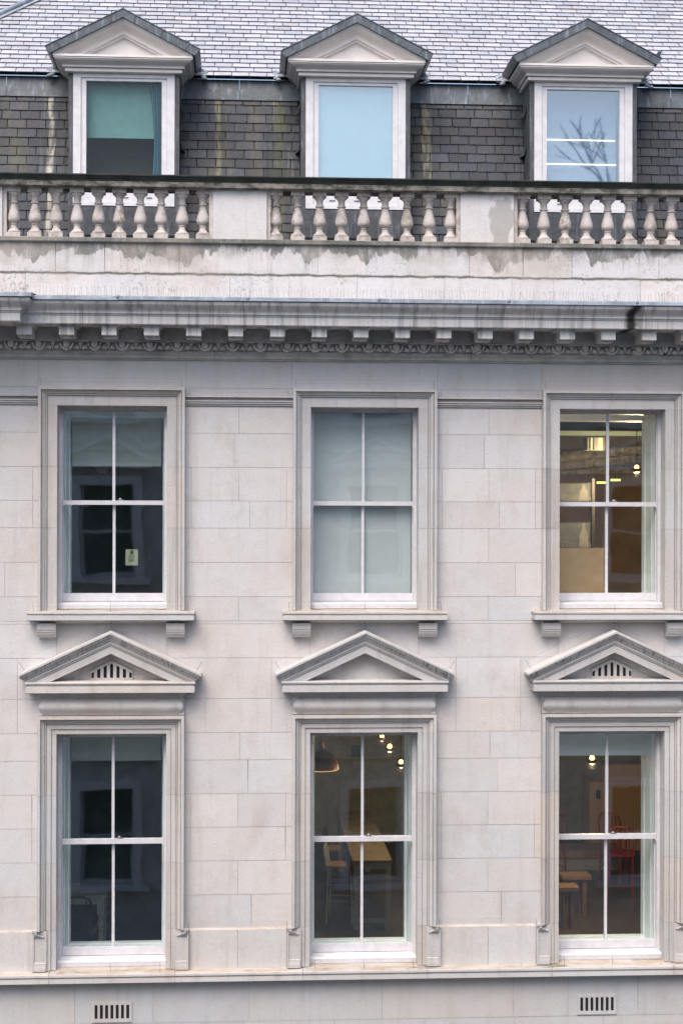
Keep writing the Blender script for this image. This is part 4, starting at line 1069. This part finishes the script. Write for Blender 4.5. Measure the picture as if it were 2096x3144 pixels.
poster(1700 + 60 / 3.92, 1240 + 960 / 3.92, 1700 + 432 / 3.92, 1240 + 1172 / 3.92, 3.2, 'upper')
poster(1700 + 60 / 3.92, 1240 + 1425 / 3.92, 1700 + 432 / 3.92, 1240 + 1738 / 3.92, 3.2, 'lower')
def beam(name, label, cat, px0, py0, px1, py1, Y, dep, mat, grp=None):
    a_ = at(px0, py0, Y); b_ = at(px1, py1, Y)
    mb = MB(); mb.box(a_[0], b_[0], Y, Y + dep, b_[1], a_[1]); return tag(mb.build(name, mat, None, ((a_[0] + b_[0]) / 2, Y, b_[1])), label, cat, grp)
K = 3.92
beam('ceiling_beam', 'dark teal beam near the top of the upper right window', 'beam', 1660, 1240 + 322 / K, 2010, 1240 + 385 / K, 4.0, .2, 'roomdark')
beam('downstand', 'lit beige downstand across the top of the upper right window', 'beam', 1660, 1240 + 390 / K, 2020, 1240 + 548 / K, 4.6, .2, 'roomwarm')
beam('post', 'dark narrow post between the posters and the bare wall of the upper right room', 'post', 1700 + 458 / K, 1240 + 900 / K, 1700 + 490 / K, 1240 + 1900 / K, 3.6, .1, 'blackm')
t = MB()
for k, (py, r_) in enumerate(((1240 + 600 / K, .07), (1240 + 680 / K, .10), (1240 + 750 / K, .06))):
    a_ = at(1640, py + 18, 3.5 + .2 * k); b_ = at(2030, py - (20 if k < 2 else -8), 3.9 + .2 * k)
    n = 40; prev = None
    for j in range(n):
        f0, f1 = j / n, (j + 1) / n
        p0 = Vector((a_[0], 3.5 + .2 * k, a_[1])).lerp(Vector((b_[0], 3.9 + .2 * k, b_[1])), f0); p1 = Vector((a_[0], 3.5 + .2 * k, a_[1])).lerp(Vector((b_[0], 3.9 + .2 * k, b_[1])), f1)
        t.tube(p0, p1, r_ * (1 + .1 * (j % 2)), 10, r_ * (1 + .1 * ((j + 1) % 2)))
tag(t.build('ducting', 'foil', None, (4.6, 3.6, 11.0)), 'crumpled silver foil ducts running under the beam in the upper right room', 'duct')
for i, (p0, p1, py, nm) in enumerate(((515, 622, 948, 'left'), (683, 797, 916, 'right'))):
    a_ = at(1700 + p0 / K, 1240 + py / K, 6.5); b_ = at(1700 + p1 / K, 1240 + py / K, 6.5)
    mb = MB(); mb.tube((a_[0], 6.5, a_[1]), (b_[0], 6.5, b_[1]), .016, 8)
    tag(mb.build('tube_lamp', 'tubegreen', None, ((a_[0] + b_[0]) / 2, 6.5, a_[1])), 'short yellow-green tube lamp in the upper right window, the %s one' % nm, 'lamp', 'tube lamps in the upper right room')
# square metal extract hoods hanging in both rooms
for px, py, w_, h_, Y, lab, k in ((1700 + 505 / K, 1240 + 480 / K, 215 / K, 150 / K, 3.0, 'upper right', 0), (950 + 535 / 3.565, 2240 + 255 / 3.565, 140 / 3.565, 90 / 3.565, 3.6, 'lower middle', 1)):
    a_ = at(px - w_ / 2, py - h_ / 2, Y); b_ = at(px + w_ / 2, py + h_ / 2, Y); cx = (a_[0] + b_[0]) / 2
    t = empty('duct_outlet', (cx, Y, b_[1])); tag(t, 'dark metal air outlet with bright edges hanging in the %s window' % lab, 'duct', 'air outlets')
    mb = MB(); mb.box(a_[0], b_[0], Y, Y + .25, b_[1], a_[1]); mb.build('casing', 'roomdark', t)
    mb = MB()
    for f0, f1 in ((.0, .05), (.14, .20), (.93, .98)): mb.box(a_[0] + (b_[0] - a_[0]) * f0, a_[0] + (b_[0] - a_[0]) * f1, Y - .012, Y - .001, b_[1], a_[1])
    mb.build('edge_strip', 'copper', t)
    mb = MB(); mb.box(a_[0] + (b_[0] - a_[0]) * .38, a_[0] + (b_[0] - a_[0]) * .62, Y - .014, Y - .001, b_[1], a_[1]); mb.build('cover_plate', 'posterpale', t)
# notice on the pane
x0, z1 = at(863 / 2.24, 1150 + 1203 / 2.24, .30); x1, z0 = at(948 / 2.24, 1150 + 1313 / 2.24, .30)
t = empty('notice', ((x0 + x1) / 2, .30, z0)); tag(t, 'small yellowish paper notice stuck inside the upper left window', 'notice')
mb = MB(); mb.box(x0, x1, .300, .301, z0, z1); mb.build('sheet', 'paper', t)
mb = MB(); cx = (x0 + x1) / 2; mb.box(cx - .018, cx + .018, .2975, .2985, z1 - .052, z1 - .012); mb.m = 0
for k in range(6): mb.box(cx - .038 + .004 * (k % 2), cx + .036 - .006 * (k % 3), .2975, .2985, z1 - .070 - .013 * k, z1 - .067 - .013 * k)
mb.build('print', 'ink', t)

# ------------------------------------------------------------------ the house across the street (mirrored in the dark panes)
opp = empty('facing_house', (0, 0, 0))
tag(opp, 'pale stone house across the street, seen only mirrored in the window panes', 'building')
OX = [3.1 - 3.04 * k for k in range(-1, 5)]      # built facing the street, then turned round
mb = MB(); hol = []
OZ = [(1.7, 3.9), (5.2, 7.3), (8.7, 10.8), (12.3, 14.0)]
for x in OX:
    for z0, z1 in OZ: hol.append((x - .6, x + .6, z0, z1))
sheet(mb, -16, 16, 0, 15.2, hol, 0)
for x0_, x1_, z0_, z1_ in hol:
    mb.rings([[(x0_, y, z0_), (x0_, y, z1_), (x1_, y, z1_), (x1_, y, z0_)] for y in (0, .25)], True)
mb.moulding([(0, 14.3), (.1, 14.35), (.1, 14.5), (.5, 14.7), (.55, 14.95), (.0, 15.0)], -16, 16, ends=False)
mb.moulding([(0, 4.55), (.12, 4.6), (.12, 4.75), (0, 4.8)], -16, 16, ends=False)
mb.moulding([(0, 11.55), (.1, 11.6), (.1, 11.7), (0, 11.75)], -16, 16, ends=False)
mb.face([(-16, 0, 15.2), (16, 0, 15.2), (16, 6, 15.2), (-16, 6, 15.2)])
mb.build('wall', 'bed', opp)
for x in OX:
    for i, (z0, z1) in enumerate(OZ):
        mb = MB(); mb.box(x - .6, x + .6, .30, .32, z0, z1); o = mb.build('window', 'oppwin', opp, (x, .3, z0))
        mb = MB(); mb.box(x - .6, x - .54, .22, .29, z0, z1); mb.box(x + .54, x + .6, .22, .29, z0, z1); mb.box(x - .54, x + .54, .22, .29, (z0 + z1) / 2 - .03, (z0 + z1) / 2 + .03); mb.box(x - .54, x + .54, .22, .29, z0, z0 + .08)
        mb.build('sash', 'white', o)
    mb = MB()
    for (z0, z1) in OZ:
        for s_ in (-1, 1):
            a, b = sorted((x + s_ * .60, x + s_ * .80)); mb.box(a, b, -.09, 0, z0, z1)
        mb.box(x - .80, x + .80, -.09, 0, z1, z1 + .2); mb.box(x - .95, x + .95, -.2, 0, z0 - .12, z0)
    z1 = 10.8
    mb.box(x - 1.0, x + 1.0, -.25, 0, z1 + .42, z1 + .55)
    mb.prism([(x - 1.05, z1 + .55), (x, z1 + 1.05), (x + 1.05, z1 + .55), (x + 1.05, z1 + .42 + .20), (x, z1 + 1.16), (x - 1.05, z1 + .62)], -.25, 0)
    mb.build('window_surround', 'white', opp, (x, 0, 0))
opp.rotation_euler.z = math.pi; opp.location = (0, -18.35, 0)
# bare tree beyond the facing house, mirrored low in the right dormer
tx, tz = at(1905, 380, 43.2); t = empty('bare_tree', (tx, -40, 0)); tag(t, 'leafless tree beyond the facing house, mirrored at the right of the right dormer pane', 'tree')
mb = MB(); mb.tube((tx, -40, 0), (tx + .2, -40, 14), .32, 10, .24); mb.tube((tx + .2, -40, 14), (tx, -40, 20.0), .24, 10, .12); mb.build('trunk', 'bark', t)
mb = MB(); tr_ = random.Random(3)
def branch(p, d, ln, r_, n):
    q_ = p + d * ln; mb.tube(p, q_, r_, 5, r_ * .6)
    if n == 0: return
    for k in range(3):
        dd = (d + Vector((tr_.gauss(0, .55), tr_.gauss(0, .4), tr_.gauss(.15, .3)))).normalized(); branch(p.lerp(q_, tr_.uniform(.5, 1)), dd, ln * tr_.uniform(.6, .8), r_ * .68, n - 1)
for k in range(6): branch(Vector((tx + .3, -40, 14.6 + k * 1.05)), Vector((tr_.gauss(0, .5), tr_.gauss(0, .4), 1)).normalized(), 3.0, .11, 4)
mb.build('branches', 'bark', t)

scene.render.engine = 'CYCLES'
